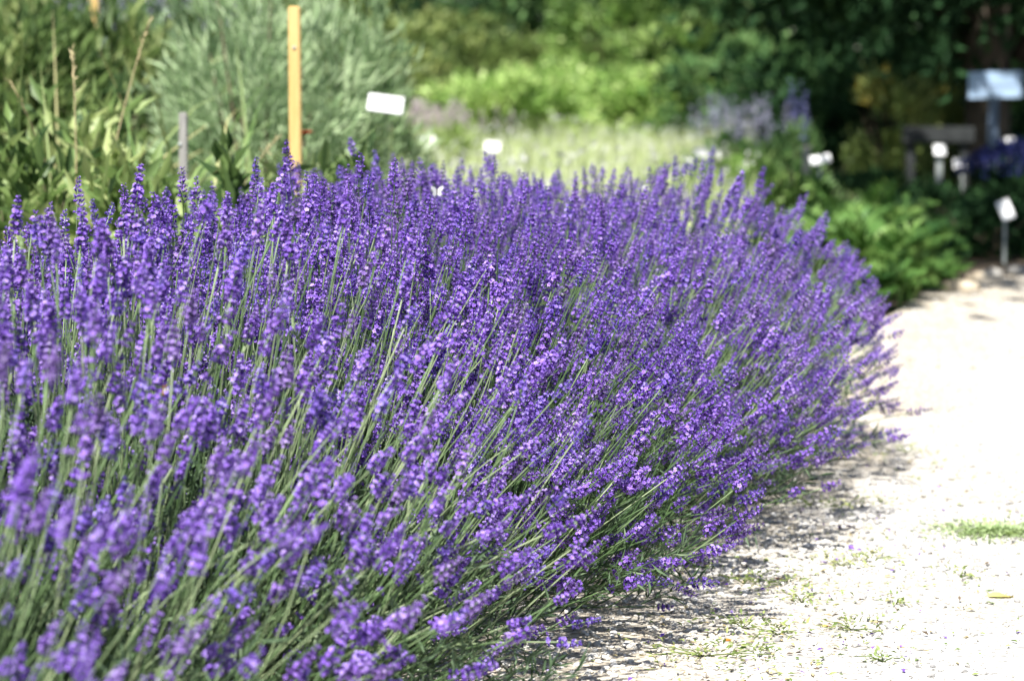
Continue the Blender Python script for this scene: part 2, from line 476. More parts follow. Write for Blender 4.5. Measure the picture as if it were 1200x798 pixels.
# ------------------------------------------------------------------ lavender
def spike_template(r, hi=True):
    """one flower head, base at the origin, axis +Z, about 45 mm long"""
    g = G()
    L = r.uniform(0.021, 0.043)
    bloom = r.uniform(0.25, 0.68)
    nw = int(round(L / 0.0055))
    zs = list(np.linspace(0, L - 0.004, nw) + r.normal(size=nw) * 0.0005)
    if r.random() < 0.5:
        zs = [-r.uniform(0.010, 0.022)] + zs
    sides = 4 if hi else 3
    CV, CF, CT, PV, PF, PT = [], [], [], [], [], []
    nc = npv = 0
    for i, z in enumerate(zs):
        q = i / (len(zs) - 1)
        k = (10 if hi else 7) if q < 0.8 else (6 if hi else 5)
        tilt0 = math.radians(66 - 40 * q ** 1.4)
        size = 1.0 - 0.42 * q ** 2.2
        if i == 0:
            k -= 2; size *= 0.92
        a0 = r.random() * 6.28
        for j in range(k):
            a = a0 + j / k * 6.283 + r.normal() * 0.14
            tilt = tilt0 + r.normal() * 0.16
            rad = np.array([math.cos(a), math.sin(a), 0])
            ax = rad * math.sin(tilt) + np.array([0, 0, math.cos(tilt)])
            x = np.array([-math.sin(a), math.cos(a), 0]); y = np.cross(ax, x)
            b = rad * 0.0008 + np.array([0, 0, z + r.normal() * 0.0006])
            ln = 0.0060 * size * r.uniform(0.85, 1.15); w = 0.00140 * size * r.uniform(0.9, 1.15)
            ring = [b + ax * ln * 0.62 + w * (x * math.cos(t) + y * math.sin(t)) for t in np.arange(sides) / sides * 6.283]
            tn = 0.27 + r.random() * 0.27
            if hi:
                V = [b] + ring + [b + ax * ln]
                F = []
                for t in range(sides):
                    n1, n2 = 1 + t, 1 + (t + 1) % sides
                    F += [[0, n2, n1], [n1, n2, sides + 1]]
                T = [tn * 0.55 + 0.05] + [tn] * sides + [tn + 0.14]
            else:                                          # a blunt three-sided bud
                V = [b] + [p_ + ax * ln * 0.25 for p_ in ring]
                F = [[0, 2, 1], [0, 1, 3], [1, 2, 3]]
                T = [tn * 0.55 + 0.05] + [tn + 0.07] * 3
            CV += V; CF += [[c + nc for c in f] for f in F]; CT += T; nc += len(V)
            if r.random() < (bloom if i else bloom * 0.7):
                o = b + ax * ln * 0.92
                np_ = 5 if hi else 3
                s0 = r.random() * 6.28
                fl = r.uniform(0.3, 0.9)
                ps = (0.0028 if hi else 0.0038) * size * r.uniform(0.8, 1.2)
                tp = 0.60 + r.random() * 0.32
                for t in range(np_):
                    aa = s0 + t / np_ * 6.283
                    pd = x * math.cos(aa) + y * math.sin(aa)
                    sd = -x * math.sin(aa) + y * math.cos(aa)
                    tip = o + pd * ps + ax * ps * fl * 0.5
                    m1 = o + pd * ps * 0.55 + sd * ps * 0.42 + ax * ps * fl * 0.7
                    m2 = o + pd * ps * 0.55 - sd * ps * 0.42 + ax * ps * fl * 0.7
                    PV += [o, m1, tip, m2]
                    PF += [[npv, npv + 1, npv + 2], [npv, npv + 2, npv + 3]] if hi else [[npv, npv + 1, npv + 3]]
                    PT += [tp - 0.18, tp, tp + 0.08, tp]; npv += 4
    g.add(CV, CF, CT); g.add(PV, PF, PT)
    # the rachis that carries the whorls
    V, F = tube([(0, 0, zs[0] - 0.002), (0, 0, L * 0.5), (0, 0, L)], [0.0008, 0.0007, 0.0003], 4)
    g.add(V, F, 0.45, 1)
    return g


hi_tpl = [spike_template(np.random.default_rng(100 + i), True) for i in range(14)]
lo_tpl = [spike_template(np.random.default_rng(200 + i), False) for i in range(10)]
HUE = ['floret', 'floret_mauve', 'floret', 'floret_blue', 'floret', 'floret_faded', 'floret', 'floret_mauve', 'floret', 'floret']
hi_mesh = [g.mesh('flower_spike', [M[HUE[i % 10]], M['stem']], smooth=False) for i, g in enumerate(hi_tpl)]
lo_arr = [(np.concatenate(g.v), np.concatenate(g.f), np.concatenate(g.t), np.concatenate(g.m)) for g in lo_tpl]


def project(P):
    d = P - np.array([0, 0, CAM_H])
    depth = d[:, 1] * cp - d[:, 2] * sp
    upc = d[:, 1] * sp + d[:, 2] * cp
    return 600 + FPX * d[:, 0] / depth, 399 - FPX * upc / depth, depth


def lavender_bush(label, s0, count, As, Au, Az, seed, u0=0.45):
    r = np.random.default_rng(seed)
    base = hedge(s0, u0)
    root = thing('lavender_bush', label, 'lavender', base, 0, 'lavender bushes in the row along the path')
    # tips over a mound; w = (along, to path, up)
    n0 = int(count * 3)
    w = rand_dirs(n0, r)
    w[:, 2] = np.abs(w[:, 2]) * 1.06 - 0.06
    keep = (w[:, 1] > -0.40) | (r.random(n0) < 0.28)
    keep &= r.random(n0) < np.clip(0.08 + 2.6 * (w[:, 2] + 0.02), 0, 1)
    w = w[keep][:count]
    n = len(w)
    p = 2.5
    rad = 1 / (np.abs(w[:, 0]) ** p + np.abs(w[:, 1]) ** p + np.abs(w[:, 2]) ** p) ** (1 / p)
    depthf = 1 - 0.36 * r.random(n) ** 1.7                 # some heads sit deeper in the bush
    lump = 1 + 0.035 * np.sin(w[:, 0] * 5 + seed) + 0.04 * np.sin(w[:, 1] * 6 + seed * 2) + r.normal(size=n) * 0.025
    Q = w * rad[:, None] * (depthf * lump)[:, None]
    loc = lambda a, b, c: HD * a[:, None] + HN * b[:, None] + np.array([0, 0, 1.0]) * c[:, None]
    tip = loc(Q[:, 0] * As, Q[:, 1] * Au, 0.065 + Q[:, 2] * Az)
    # stem bases on the leafy dome
    inner = 0.66 + 0.12 * r.random(n)
    bs = loc(Q[:, 0] * As * inner, Q[:, 1] * Au * inner, 0.025 + np.maximum(Q[:, 2], 0.03) * Az * inner * 0.36)
    bs += r.normal(size=(n, 3)) * 0.026
    bs[:, 2] = np.maximum(bs[:, 2], 0.012)
    tip[:, 2] = np.maximum(tip[:, 2] + r.normal(size=n) * 0.012 + np.where((r.random(n) < 0.035) & (w[:, 2] > 0.6), r.uniform(0.02, 0.05, n), 0), 0.035)
    span = np.linalg.norm(tip - bs, axis=1)
    ctrl = (bs + tip) / 2 + np.array([0, 0, 1.0]) * (span * (-0.02 + 0.07 * r.random(n)))[:, None] + r.normal(size=(n, 3)) * (span * 0.06)[:, None]
    tt = np.linspace(0, 1, 6)
    curve = ((1 - tt) ** 2)[None, :, None] * bs[:, None] + (2 * tt * (1 - tt))[None, :, None] * ctrl[:, None] + (tt ** 2)[None, :, None] * tip[:, None]
    tang = norm(tip - ctrl)
    scale = r.uniform(0.76, 1.04, n) * (0.92 if s0 < 0 else 1.0)
    spin = r.random(n) * 6.28
    R = frames(tang, spin)
    thick = r.uniform(0.00056, 0.00082, n)
    rads = thick[:, None] * np.linspace(1.15, 0.85, 6)[None]
    stone = np.clip(r.normal(0.5, 0.2, n), 0, 1)

    # which heads show largest
    px, py, dp = project(tip + base)
    inside = (px > -20) & (px < 1220) & (py > -20) & (py < 820)
    toward = norm(np.array([0, 0, CAM_H]) - (tip + base))
    facing = (norm(loc(w[:, 0] / As, w[:, 1] / Au, w[:, 2] / Az)) * toward).sum(1)
    score = np.where(inside, 1, 0) * (0.2 + np.clip(facing + 0.25, 0, 1)) * depthf ** 4 / dp * scale
    order = np.argsort(-score)
    own, rest = order[:300], order[300:]
    own = own[score[own] > 0]

    for i in own:
        V, F = tubes(curve[i:i + 1] - curve[i, 0], rads[i:i + 1], 4)
        st = link('flower_stalk', G().add(V, F, np.repeat(np.linspace(-0.12, 0.12, 6), 4) + stone[i]).mesh('flower_stalk', M['stem']), root, bs[i])
        sp_ = link('flower_spike', hi_mesh[r.integers(len(hi_mesh))], st, tip[i] - bs[i], Matrix(R[i].tolist()).to_quaternion())
        sp_.scale = (scale[i],) * 3
    # the rest as one mass of stalks with heads
    g = G()
    V, F = tubes(curve[rest], rads[rest], 3)
    g.add(V, F, np.repeat(stone[rest], 18) + np.tile(np.repeat(np.linspace(-0.12, 0.12, 6), 3), len(rest)), 1)
    nb = 260                                               # bare stems that carry no head
    j = r.integers(n, size=nb)
    bc = curve[j] * r.uniform(0.72, 0.92, nb)[:, None, None] + r.normal(size=(nb, 1, 3)) * 0.02 + np.linspace(0, 1, 6)[None, :, None] * r.normal(size=(nb, 1, 3)) * 0.03
    bc[:, :, 2] = np.maximum(bc[:, :, 2], 0.012)
    V, F = tubes(bc, rads[j] * 0.9, 3)
    g.add(V, F, np.repeat(r.random(nb), 18), 1)
    which = r.integers(len(lo_arr), size=len(rest))
    for q, (tv, tf, ttn, tm) in enumerate(lo_arr):
        sel = rest[which == q]
        if len(sel) == 0:
            continue
        W, FF, TT = instance(tv, tf, ttn, R[sel], scale[sel], tip[sel], r.normal(size=len(sel)) * 0.04)
        MI = np.tile(tm, len(sel))
        slot = {'floret': 0, 'floret_mauve': 2, 'floret_blue': 3, 'floret_faded': 4}[HUE[q]]
        for mi in (0, 1):
            g.v.append(W if mi == 0 else np.zeros((0, 3))); g.t.append(TT if mi == 0 else np.zeros(0))
            g.f.append(FF[MI == mi] + g.n); g.m.append(np.full((MI == mi).sum(), slot if mi == 0 else 1))
        g.n += len(W)
    link('flower_mass', g.mesh('flower_mass', [M['floret'], M['stem'], M['floret_mauve'], M['floret_blue'], M['floret_faded']], smooth=False), root, kind='stuff')

    # grey-green leaves on short shoots inside the dome
    k = 1250
    w = rand_dirs(k, r); w[:, 2] = np.abs(w[:, 2])
    q = 0.28 + 0.36 * r.random(k) ** 0.7 + 0.26 * (w[:, 2] < 0.45) * r.random(k)
    S = loc(w[:, 0] * As * q * 1.05, w[:, 1] * Au * q * 1.05, 0.02 + w[:, 2] * Az * q * 0.95)
    S[:, 2] = np.maximum(S[:, 2], 0.015)
    D = norm(loc(w[:, 0], w[:, 1], w[:, 2] + 0.5) + r.normal(size=(k, 3)) * 0.35)
    shoot = 0.05 + 0.05 * r.random(k)
    g = G()
    cv = S[:, None] + D[:, None] * (shoot[:, None] * np.linspace(0, 1, 3)[None])[:, :, None]
    V, F = tubes(cv, np.array([0.0008, 0.0007, 0.0005]), 3)
    g.add(V, F, 0.45)
    nl = 11
    tpos = np.tile(np.linspace(0.05, 1.0, nl), k)
    B = np.repeat(S, nl, 0) + np.repeat(D, nl, 0) * (np.repeat(shoot, nl) * tpos)[:, None]
    ld = norm(np.repeat(D, nl, 0) * 0.75 + rand_dirs(k * nl, r) * 0.8)
    V, F = leaves(B, ld, rand_dirs(k * nl, r), r.uniform(0.018, 0.036, k * nl), r.uniform(0.0022, 0.0034, k * nl))
    V[:, 2] = np.maximum(V[:, 2], 0.008)
    g.add(V, F, np.repeat(np.clip(r.normal(0.5, 0.22, k * nl), 0, 1), 4))
    link('foliage', g.mesh('foliage', M['lleaf']), root, kind='stuff')
    # woody crown
    g = G()
    for j in range(16):
        a = r.random() * 6.28; o = r.uniform(0.08, 0.22)
        e = HD * math.cos(a) * o * As * 1.6 + HN * math.sin(a) * o * Au * 1.6 + np.array([0, 0, r.uniform(0.08, 0.18)])
        st = np.array([math.cos(a), math.sin(a), 0]) * 0.03 + np.array([0, 0, -0.01])
        mid = (st + e) / 2 + np.array([0, 0, 0.03]) + r.normal(size=3) * 0.02
        V, F = tube([st, mid, e], [0.008, 0.006, 0.003], 6)
        g.add(V, F)
    link('woody_crown', g.mesh('woody_crown', M['wood']), root, kind='stuff')
    return root


lavender_bush('lavender bush with sparse blurred spikes and long bare green stems beside the gravel path', -0.98, 900, 0.47, 0.49, 0.40, 11)
lavender_bush('lavender bush with upright purple spikes in front of the tangled strap-leaved plants', -0.46, 1500, 0.50, 0.54, 0.405, 12)
lavender_bush('dense lavender bush leaning low over shaded gravel, in the middle of its row', 0.10, 2150, 0.50, 0.55, 0.38, 13)
lavender_bush('crowded lavender bush before the pale meadow, next to the last in its row', 0.66, 2400, 0.50, 0.55, 0.375, 14)
lavender_bush('rounded purple lavender bush that ends its row beside the green ferns', 1.23, 2350, 0.50, 0.56, 0.37, 15, 0.45)


# ------------------------------------------------------------------ plants of the garden behind
def clump_points(n, k, rx, ry, zc, rz, r, shell=0.35, spread=0.20):
    """leaf positions gathered in k clumps over an uneven ellipsoid; returns points and outward directions"""
    d = rand_dirs(k, r)
    q = (1 - shell * r.random(k)) * r.uniform(0.82, 1.08, k)
    cc = d * q[:, None]
    i = r.integers(k, size=n)
    P = cc[i] + r.normal(size=(n, 3)) * spread * r.uniform(0.4, 1.0, k)[i][:, None]
    dirs = norm(P)
    P = P * np.array([rx, ry, rz]) + np.array([0, 0, zc])
    ctone = r.normal(0, 0.20, k)[i]
    return P, dirs, ctone


def shrub(name, label, cat, pos, rx, ry, h, mat, n, ln, wd, seed, group=None, k=40, low=0.02, droop=0.0, upright=0.3,
          trunk_h=0.0, trunk_r=0.012, spread=0.2, bark='wood', woody='stem', foliage='crown', tone=0.5, tip_stems=True):
    r = np.random.default_rng(seed)
    root = thing(name, label, cat, (pos[0], pos[1], 0), 0, group)
    zc, rz = (h + trunk_h) / 2, (h - trunk_h) / 2
    P, D, ct = clump_points(n, k, rx, ry, zc, rz, r, spread=spread)
    P[:, 2] = np.where(P[:, 2] < low, low + r.random(n) * 0.15 * h, P[:, 2])
    ld = norm(D + rand_dirs(n, r) * 0.8 + np.array([0, 0, upright - droop]))
    V, F = leaves(P, ld, norm(D + rand_dirs(n, r) * 0.6), ln * r.uniform(0.7, 1.25, n), wd * r.uniform(0.75, 1.2, n))
    V[:, 2] = np.maximum(V[:, 2], 0.01)
    g = G().add(V, F, np.repeat(np.clip(tone + ct + r.normal(0, 0.17, n), 0, 1), 4))
    link(foliage, g.mesh(foliage, mat), root, kind='stuff')
    g = G()
    if trunk_h > 0:
        a = [np.array([0, 0, -0.05]), np.array([r.normal() * .03, r.normal() * .03, trunk_h * 0.6]), np.array([r.normal() * .06, r.normal() * .06, zc]), np.array([r.normal() * .2, r.normal() * .2, h * 0.86])]
        V, F = tube(a, [trunk_r * 1.25, trunk_r, trunk_r * 0.75, trunk_r * 0.2], 9)
        g.add(V, F)
    m = 12
    for j in range(m):
        an = j / m * 6.28 + r.normal() * 0.2
        z0 = trunk_h * 0.8 + (zc - trunk_h * 0.8) * r.random() if trunk_h > 0 else 0.0
        e = np.array([math.cos(an) * rx * r.uniform(.45, .85), math.sin(an) * ry * r.uniform(.45, .85), max(0.1 * h, zc + rz * r.uniform(-0.3, 0.75))])
        st = np.array([math.cos(an) * trunk_r * 0.5, math.sin(an) * trunk_r * 0.5, z0 - 0.02])
        md = (st + e) / 2 + np.array([0, 0, 0.12 * rz])
        V, F = tube([st, md, e], [trunk_r * 0.5, trunk_r * 0.35, trunk_r * 0.1], 5)
        g.add(V, F)
    nm = 'trunk' if trunk_h > 0.25 else woody
    link(nm, g.mesh(nm, M[bark]), root, kind=None if trunk_h > 0.25 else 'stuff')
    return root


def add_flowers(root, name, pts, r, mat, size, per=26, length=0.1, width=0.03):
    """flower plumes: each a spindle of small petals round a point"""
    g = G()
    for p in pts:
        t = r.random(per)
        a = r.random(per) * 6.28
        ww = width * (1 - t * 0.75)
        P = np.array(p) + np.stack([np.cos(a) * ww, np.sin(a) * ww, t * length], 1)
        V, F = leaves(P, rand_dirs(per, r), rand_dirs(per, r), size * r.uniform(.7, 1.3, per), size * 0.7)
        g.add(V, F, np.repeat(r.random(per), 4))
    link(name, g.mesh(name, mat), root, kind='stuff')


def strap_clump(label, pos, h, n, seed, mat='blade', wd=0.011, tone=0.5, droop=1.9, group='strap-leaved clumps behind the lavender', name='strap_leaved_plant', spread=0.07, lean=1.0):
    r = np.random.default_rng(seed)
    root = thing(name, label, 'plant', (pos[0], pos[1], 0), 0, group)
    made = 0
    # each long strap leaf is a part of its own
    for j in range(n):
        P = np.array([[r.normal() * spread, r.normal() * spread, -0.01]])
        ln = h * r.uniform(0.75, 1.35)
        V, F, m = blades(P * 0, np.array([r.random() * 6.28]), np.array([ln]), np.array([wd * r.uniform(.6, 1.2)]), np.array([r.uniform(0.22, lean)]), np.array([r.uniform(0.3, droop)]), 6)
        V[:, 2] = np.maximum(V[:, 2], 0.0)
        link('leaf', G().add(V, F, np.clip(tone + r.normal() * 0.25, 0, 1) + np.repeat(np.linspace(-0.1, 0.15, 7), 2)).mesh('leaf', M[mat]), root, P[0])
    return root


def px_pos(px, Y):
    Y = Y * K
    return ((px - 600) / FPX * (Y * cp + CAM_H * sp * 0.5), Y)


# tangled bed to the left, behind the row
strap_labels = [
    'arching strap-leaved clump behind the lavender, beside the weathered grey peg',
    'tall strap-leaved clump with broad blades near the short grey peg',
    'pale green clump of arching blades in front of the silvery shrub',
    'low tangle of strap leaves around the foot of the yellow stake',
    'dense clump of dark strap leaves behind the upright lavender spikes',
    'loose clump of yellowing blades at the edge of the tangled bed',
    'clump of slim green blades under the distant yellow stake',
    'broad-bladed plant with drooping leaf tips in the tangled bed',
    'tangle of half-dry blades between the two yellow stakes',
    'small clump of fresh green blades beside the red flower',
]
sp_pos = [(185, 2.75), (250, 3.0), (290, 3.25), (345, 2.85), (120, 2.65), (20, 2.7), (95, 3.3), (50, 3.1), (215, 3.5), (395, 3.0)]
sp_h = [0.60, 0.62, 0.56, 0.48, 0.58, 0.62, 0.70, 0.64, 0.68, 0.48]
for i, ((px, Y), h) in enumerate(zip(sp_pos, sp_h)):
    strap_clump(strap_labels[i], px_pos(px, Y), h, 40, 300 + i, tone=[0.45, 0.5, 0.62, 0.42, 0.35, 0.7, 0.55, 0.5, 0.72, 0.5][i], group=None)

# leafy undergrowth filling the bed between them
def undergrowth(name, x0, x1, y0, y1, h, n, mat, ln, wd, seed, tone=0.45):
    r = np.random.default_rng(seed)
    y = K * (y0 + (y1 - y0) * r.random(n))
    x = (x0 + (x1 - x0) * r.random(n) - 600) / FPX * y
    z = h * r.random(n) ** 0.8 * (0.75 + 0.25 * np.sin(x * 9) * np.sin(y * 7 + 1))
    P = np.stack([x, y, np.maximum(z, 0.01)], 1)
    V, F = leaves(P, norm(rand_dirs(n, r) + np.array([0, 0, 0.5])), norm(rand_dirs(n, r) + np.array([0, -0.3, 0.8])), ln * r.uniform(.6, 1.3, n), wd * r.uniform(.7, 1.2, n))
    V[:, 2] = np.maximum(V[:, 2], 0.008)
    g = G().add(V, F, np.repeat(np.clip(r.normal(tone, 0.22, n), 0, 1), 4))
    o = link(name, g.mesh(name, mat), kind='stuff')
    return o


tag(undergrowth('ground_cover', -140, 415, 2.5, 3.7, 0.43, 15000, M['bed'], 0.055, 0.016, 41), 'tangled green undergrowth of the bed behind the lavender', 'undergrowth')

for i, (px, Y, rx, h, tn, lab) in enumerate([
    (352, 2.82, 0.085, 0.47, 0.5, 'leafy green plant covering the foot of the yellow wooden stake'),
    (268, 2.70, 0.11, 0.46, 0.45, 'leafy plant between the grey peg and the yellow wooden stake'),
    (150, 2.62, 0.12, 0.47, 0.62, 'pale leafy plant behind the tallest upright lavender spikes'),
    (40, 2.66, 0.13, 0.50, 0.5, 'leafy plant among the loose yellowing blades'),
    (415, 2.95, 0.09, 0.43, 0.4, 'dark leafy plant below the big white plant label'),
    (95, 3.0, 0.16, 0.58, 0.66, 'tall pale leafy plant in the middle of the tangled bed'),
]):
    shrub('leafy_plant', lab, 'plant', px_pos(px, Y), rx, rx, h, M['bed'], 700, 0.060, 0.020, 570 + i, None, k=34, upright=0.2, tone=tn, spread=0.18, trunk_r=0.006)

# silvery shrubs behind the stake
shrub('silvery_shrub', 'silvery grey-green shrub right behind the yellow wooden stake', 'shrub', px_pos(305, 4.0), 0.24, 0.26, 0.92, M['silver'], 4800, 0.060, 0.007, 51, None, tone=0.74, k=120, upright=0.9, spread=0.12)
shrub('silvery_shrub', 'silvery feathery shrub beside the big white plant label', 'shrub', px_pos(398, 4.25), 0.21, 0.24, 0.86, M['silver'], 4500, 0.060, 0.007, 52, None, tone=0.74, k=110, upright=0.9, spread=0.12)
shrub('silvery_shrub', 'silvery shrub further back above the half-dry blades', 'shrub', px_pos(215, 4.8), 0.30, 0.26, 0.80, M['silver'], 7000, 0.05, 0.008, 53, None, tone=0.62, k=90, upright=0.9, spread=0.13)
shrub('yellow_green_bush', 'yellow-green bush under the distant yellow stake', 'bush', px_pos(100, 4.7), 0.40, 0.3, 0.77, M['bed'], 6000, 0.08, 0.016, 54, None, k=70, upright=0.6, tone=0.6, spread=0.14)
shrub('yellow_green_bush', 'pale green bush beyond the loose yellowing blades', 'bush', px_pos(-15, 4.4), 0.34, 0.3, 0.78, M['bed'], 5000, 0.08, 0.016, 55, None, k=60, upright=0.6, tone=0.55, spread=0.14)

nep = shrub('catmint_plant', 'hazy grey-lilac catmint mound behind the silvery shrubs', 'plant', px_pos(215, 7.0), 0.60, 0.4, 0.84, M['silver'], 5000, 0.05, 0.010, 56, None, k=40, upright=0.9)
r_ = np.random.default_rng(560)
add_flowers(nep, 'flower_mass', [(r_.uniform(-.5, .5), r_.uniform(-.35, .1), r_.uniform(0.62, 0.9)) for _ in range(90)], r_, M['greyblue'], 0.016, 22, 0.13, 0.018)

# red flower by the stake
def red_flower():
    p = at(357, 158, 3.15)
    root = thing('red_flower', 'small red flower on a thin stem beside the yellow wooden stake', 'flower', (p.x, p.y, 0))
    V, F = tube([(0.02, 0, -0.02), (0.01, 0, p.z * 0.5), (0, 0, p.z)], [0.0022, 0.002, 0.0016], 5)
    link('stem', G().add(V, F, 0.4).mesh('stem', M['blade']), root)
    r = np.random.default_rng(5)
    for j in range(9):
        a = j / 9 * 6.28
        d = np.array([[math.cos(a), math.sin(a), 0.35 + 0.2 * (j % 2)]])
        V, F = leaves(np.zeros((1, 3)), d, np.array([[0, 0, 1.0]]), 0.02, 0.013)
        link('petal', G().add(V, F, r.random()).mesh('petal', M['redf']), root, (0, 0, p.z))
    V, F = ico(1)
    link('flower_centre', G().add(V * np.array([.006, .006, .004]), F, 0.2).mesh('flower_centre', M['yellowf']), root, (0, 0, p.z + 0.002))


red_flower()


# dry straws that cross the bed
def straw(label, a, b, bend, seed):
    A, B = np.array(a), np.array(b)
    mid = (A + B) / 2 + np.array(bend)
    t = np.linspace(0, 1, 9)[:, None]
    cv = ((1 - t) ** 2 * A + 2 * t * (1 - t) * mid + t ** 2 * B) - A
    V, F = tubes(cv[None], np.linspace(0.0022, 0.0008, 9), 5)
    root = thing('dry_grass_stem', label, 'grass stem', A)
    link('stem', G().add(V, F, 0.6).mesh('stem', M['straw']), root)
    r = np.random.default_rng(seed)
    k = 16
    P = cv[-1] - (cv[-1] - cv[-2]) * (r.random(k) * 1.2)[:, None]
    V, F = leaves(P, norm(cv[-1] - cv[-2] + r.normal(size=(k, 3)) * 0.02), rand_dirs(k, r), 0.014, 0.003)
    link('seed_head', G().add(V, F, 0.8).mesh('seed_head', M['straw']), root, kind='stuff')


def onground(px, Y):
    x, y = px_pos(px, Y)
    return (x, y, -0.01)


for i, (lab, a, b, bend) in enumerate([
    ('tall dry grass stem arching up past the distant yellow stake', onground(60, 2.75), at(175, 25, 2.85), (0.0, 0, 0.12)),
    ('dry grass stem bowing sideways towards the yellow wooden stake', onground(200, 2.9), at(330, 158, 2.95), (-0.02, 0, 0.17)),
    ('straw-coloured stem leaning across the strap leaves', onground(120, 2.8), at(12, 95, 2.7), (0.03, 0, 0.12)),
    ('thin dry stem standing above the dark strap leaves', onground(75, 2.6), at(85, 60, 2.65), (0.02, 0, 0.05)),
]):
    straw(lab, a, tuple(b), bend, 600 + i)


# stakes
def stake(label, px, ptop, Y, w, mat, name='wooden_stake', tilt=0.0):
    top = at(px, ptop, Y)
    root = thing(name, label, 'stake', (top.x, top.y, 0))
    V, F = box(-w / 2, w / 2, -w / 2, w / 2, -0.08, top.z, 0.002)
    V[:, 0] += (V[:, 2]) * tilt
    link('post', G().add(V, F).mesh('post', mat, smooth=False), root)
    r = np.random.default_rng(int(px))
    V, F = tubes(np.array([[[0, -w / 2 - 0.001, top.z * 0.90], [0, w / 2, top.z * 0.90]]]), np.array([0.0035, 0.0035]), 8)
    link('nail', G().add(V, F).mesh('nail', M['metal']), root)
    return root


stake('yellow wooden stake standing upright beside the small red flower', 345, 8, 3.1, 0.021, M['stake'])
stake('distant yellow wooden stake above the yellow-green bush', 109, -70, 5.5, 0.026, M['stake'])
stake('short weathered grey peg among the strap leaves', 211, 132, 2.95, 0.014, M['greywood'], 'wooden_peg', 0.01)


# plant labels
def plant_label(label, px, py, Y, w, h, roll=0.0, back=0.45, stake_mat='metal', sw=0.010, rz=0.0, base_px=None):
    c = at(px, py, Y)
    root = thing('plant_label', label, 'plant label', (c.x, c.y, 0), rz, None)
    V, F = box(-w / 2, w / 2, -0.0015, 0.0015, -h / 2, h / 2, 0.001)
    o = link('plate', G().add(V, F).mesh('plate', M['white'], smooth=False), root, (0, -0.006, c.z))
    o.rotation_euler = (-back, roll, 0)
    V, F = box(-sw / 2, sw / 2, -0.002, 0.004, -0.06, c.z + h * 0.2, 0.0008)
    link('stake', G().add(V, F).mesh('stake', M[stake_mat], smooth=False), root)
    return root


plant_label('big white plant label standing between the silvery shrub and the pale meadow', 452, 122, 3.75, 0.078, 0.040, roll=0.13, back=0.35, sw=0.003, stake_mat='wire')
plant_label('small white plant label in the pale meadow below the pinkish plumes', 500, 166, 7.5, 0.070, 0.048)
plant_label('small white plant label in the pale meadow in front of the bright green shrub', 577, 172, 7.8, 0.070, 0.050, roll=0.08)
plant_label('small white plant label beside the blue-grey flower spikes', 820, 179, 7.6, 0.060, 0.045)
plant_label('white label on a pale post beside the tall blue flower spike', 961, 187, 6.4, 0.075, 0.034, roll=-0.18)
plant_label('white label on the tall green-grey post under the dark board', 1101, 176, 7.6, 0.050, 0.050, sw=0.026)
plant_label('wide white label between the green-grey post and the navy mound', 1128, 192, 7.9, 0.085, 0.046)
plant_label('small round-cornered white label behind the navy mound', 1155, 187, 8.6, 0.045, 0.045)
plant_label('white label under the large name sign', 1183, 168, 8.4, 0.065, 0.058)
plant_label('tilted white label leaning in front of the navy mound', 1178, 246, 5.75, 0.044, 0.072, roll=-0.35)

c = at(945, 190, 6.5)
g0 = thing('pale_post', 'short pale post with a slanted top beside the tall blue flower spike', 'post', (c.x, c.y, 0))
V, F = box(-0.014, 0.014, -0.012, 0.012, -0.06, c.z + 0.05, 0.003)
link('post', G().add(V, F).mesh('post', M['greywood'], smooth=False), g0)
V, F = box(-0.018, 0.018, -0.016, 0.016, c.z + 0.05, c.z + 0.06, 0.002)
link('cap', G().add(V, F).mesh('cap', M['greywood'], smooth=False), g0)


def big_sign():
    c = at(1165, 100, 8.0)
    root = thing('name_sign', 'large white name sign with a row of dark lettering on a blue-grey post', 'sign', (c.x, c.y, 0))
    V, F = box(-0.125, 0.125, -0.004, 0.004, -0.062, 0.062, 0.003)
    pl = link('board', G().add(V, F).mesh('board', M['skytint'], smooth=False), root, (0, -0.03, c.z))
    pl.rotation_euler = (0, -0.02, 0)
    r = np.random.default_rng(3)
    g = G()
    x = -0.085
    for j in range(13):                     # the lettering is too blurred to read: upright strokes only
        w = r.uniform(0.004, 0.008); h = 0.018 if j else 0.034
        V, F = box(x, x + w, -0.0062, -0.0042, -0.012, -0.012 + h)
        g.add(V, F); x += w + r.uniform(0.006, 0.010)
    link('lettering', g.mesh('lettering', M['ink'], smooth=False), pl, kind='stuff')
    V, F = box(-0.022, 0.022, -0.02, 0.02, -0.08, c.z + 0.03, 0.004)
    link('post', G().add(V, F).mesh('post', M['bluepost'], smooth=False), root)


big_sign()


def dark_board():
    a, b = at(1058, 158, 8.6), at(1142, 156, 8.6)
    cx = (a.x + b.x) / 2
    root = thing('dark_board', 'low dark board on two short posts behind the green-grey post', 'board', (cx, a.y, 0))
    hw = (b.x - a.x) / 2
    V, F = box(-hw, hw, -0.012, 0.012, a.z - 0.04, a.z + 0.04, 0.004)
    link('plank', G().add(V, F).mesh('plank', M['darkwood'], smooth=False), root)
    for x in (-hw * 0.75, hw * 0.75):
        V, F = box(-0.02, 0.02, 0.013, 0.05, -0.08, a.z + 0.03, 0.004)
        link('leg', G().add(V, F).mesh('leg', M['darkwood'], smooth=False), root, (x, 0, 0))


dark_board()

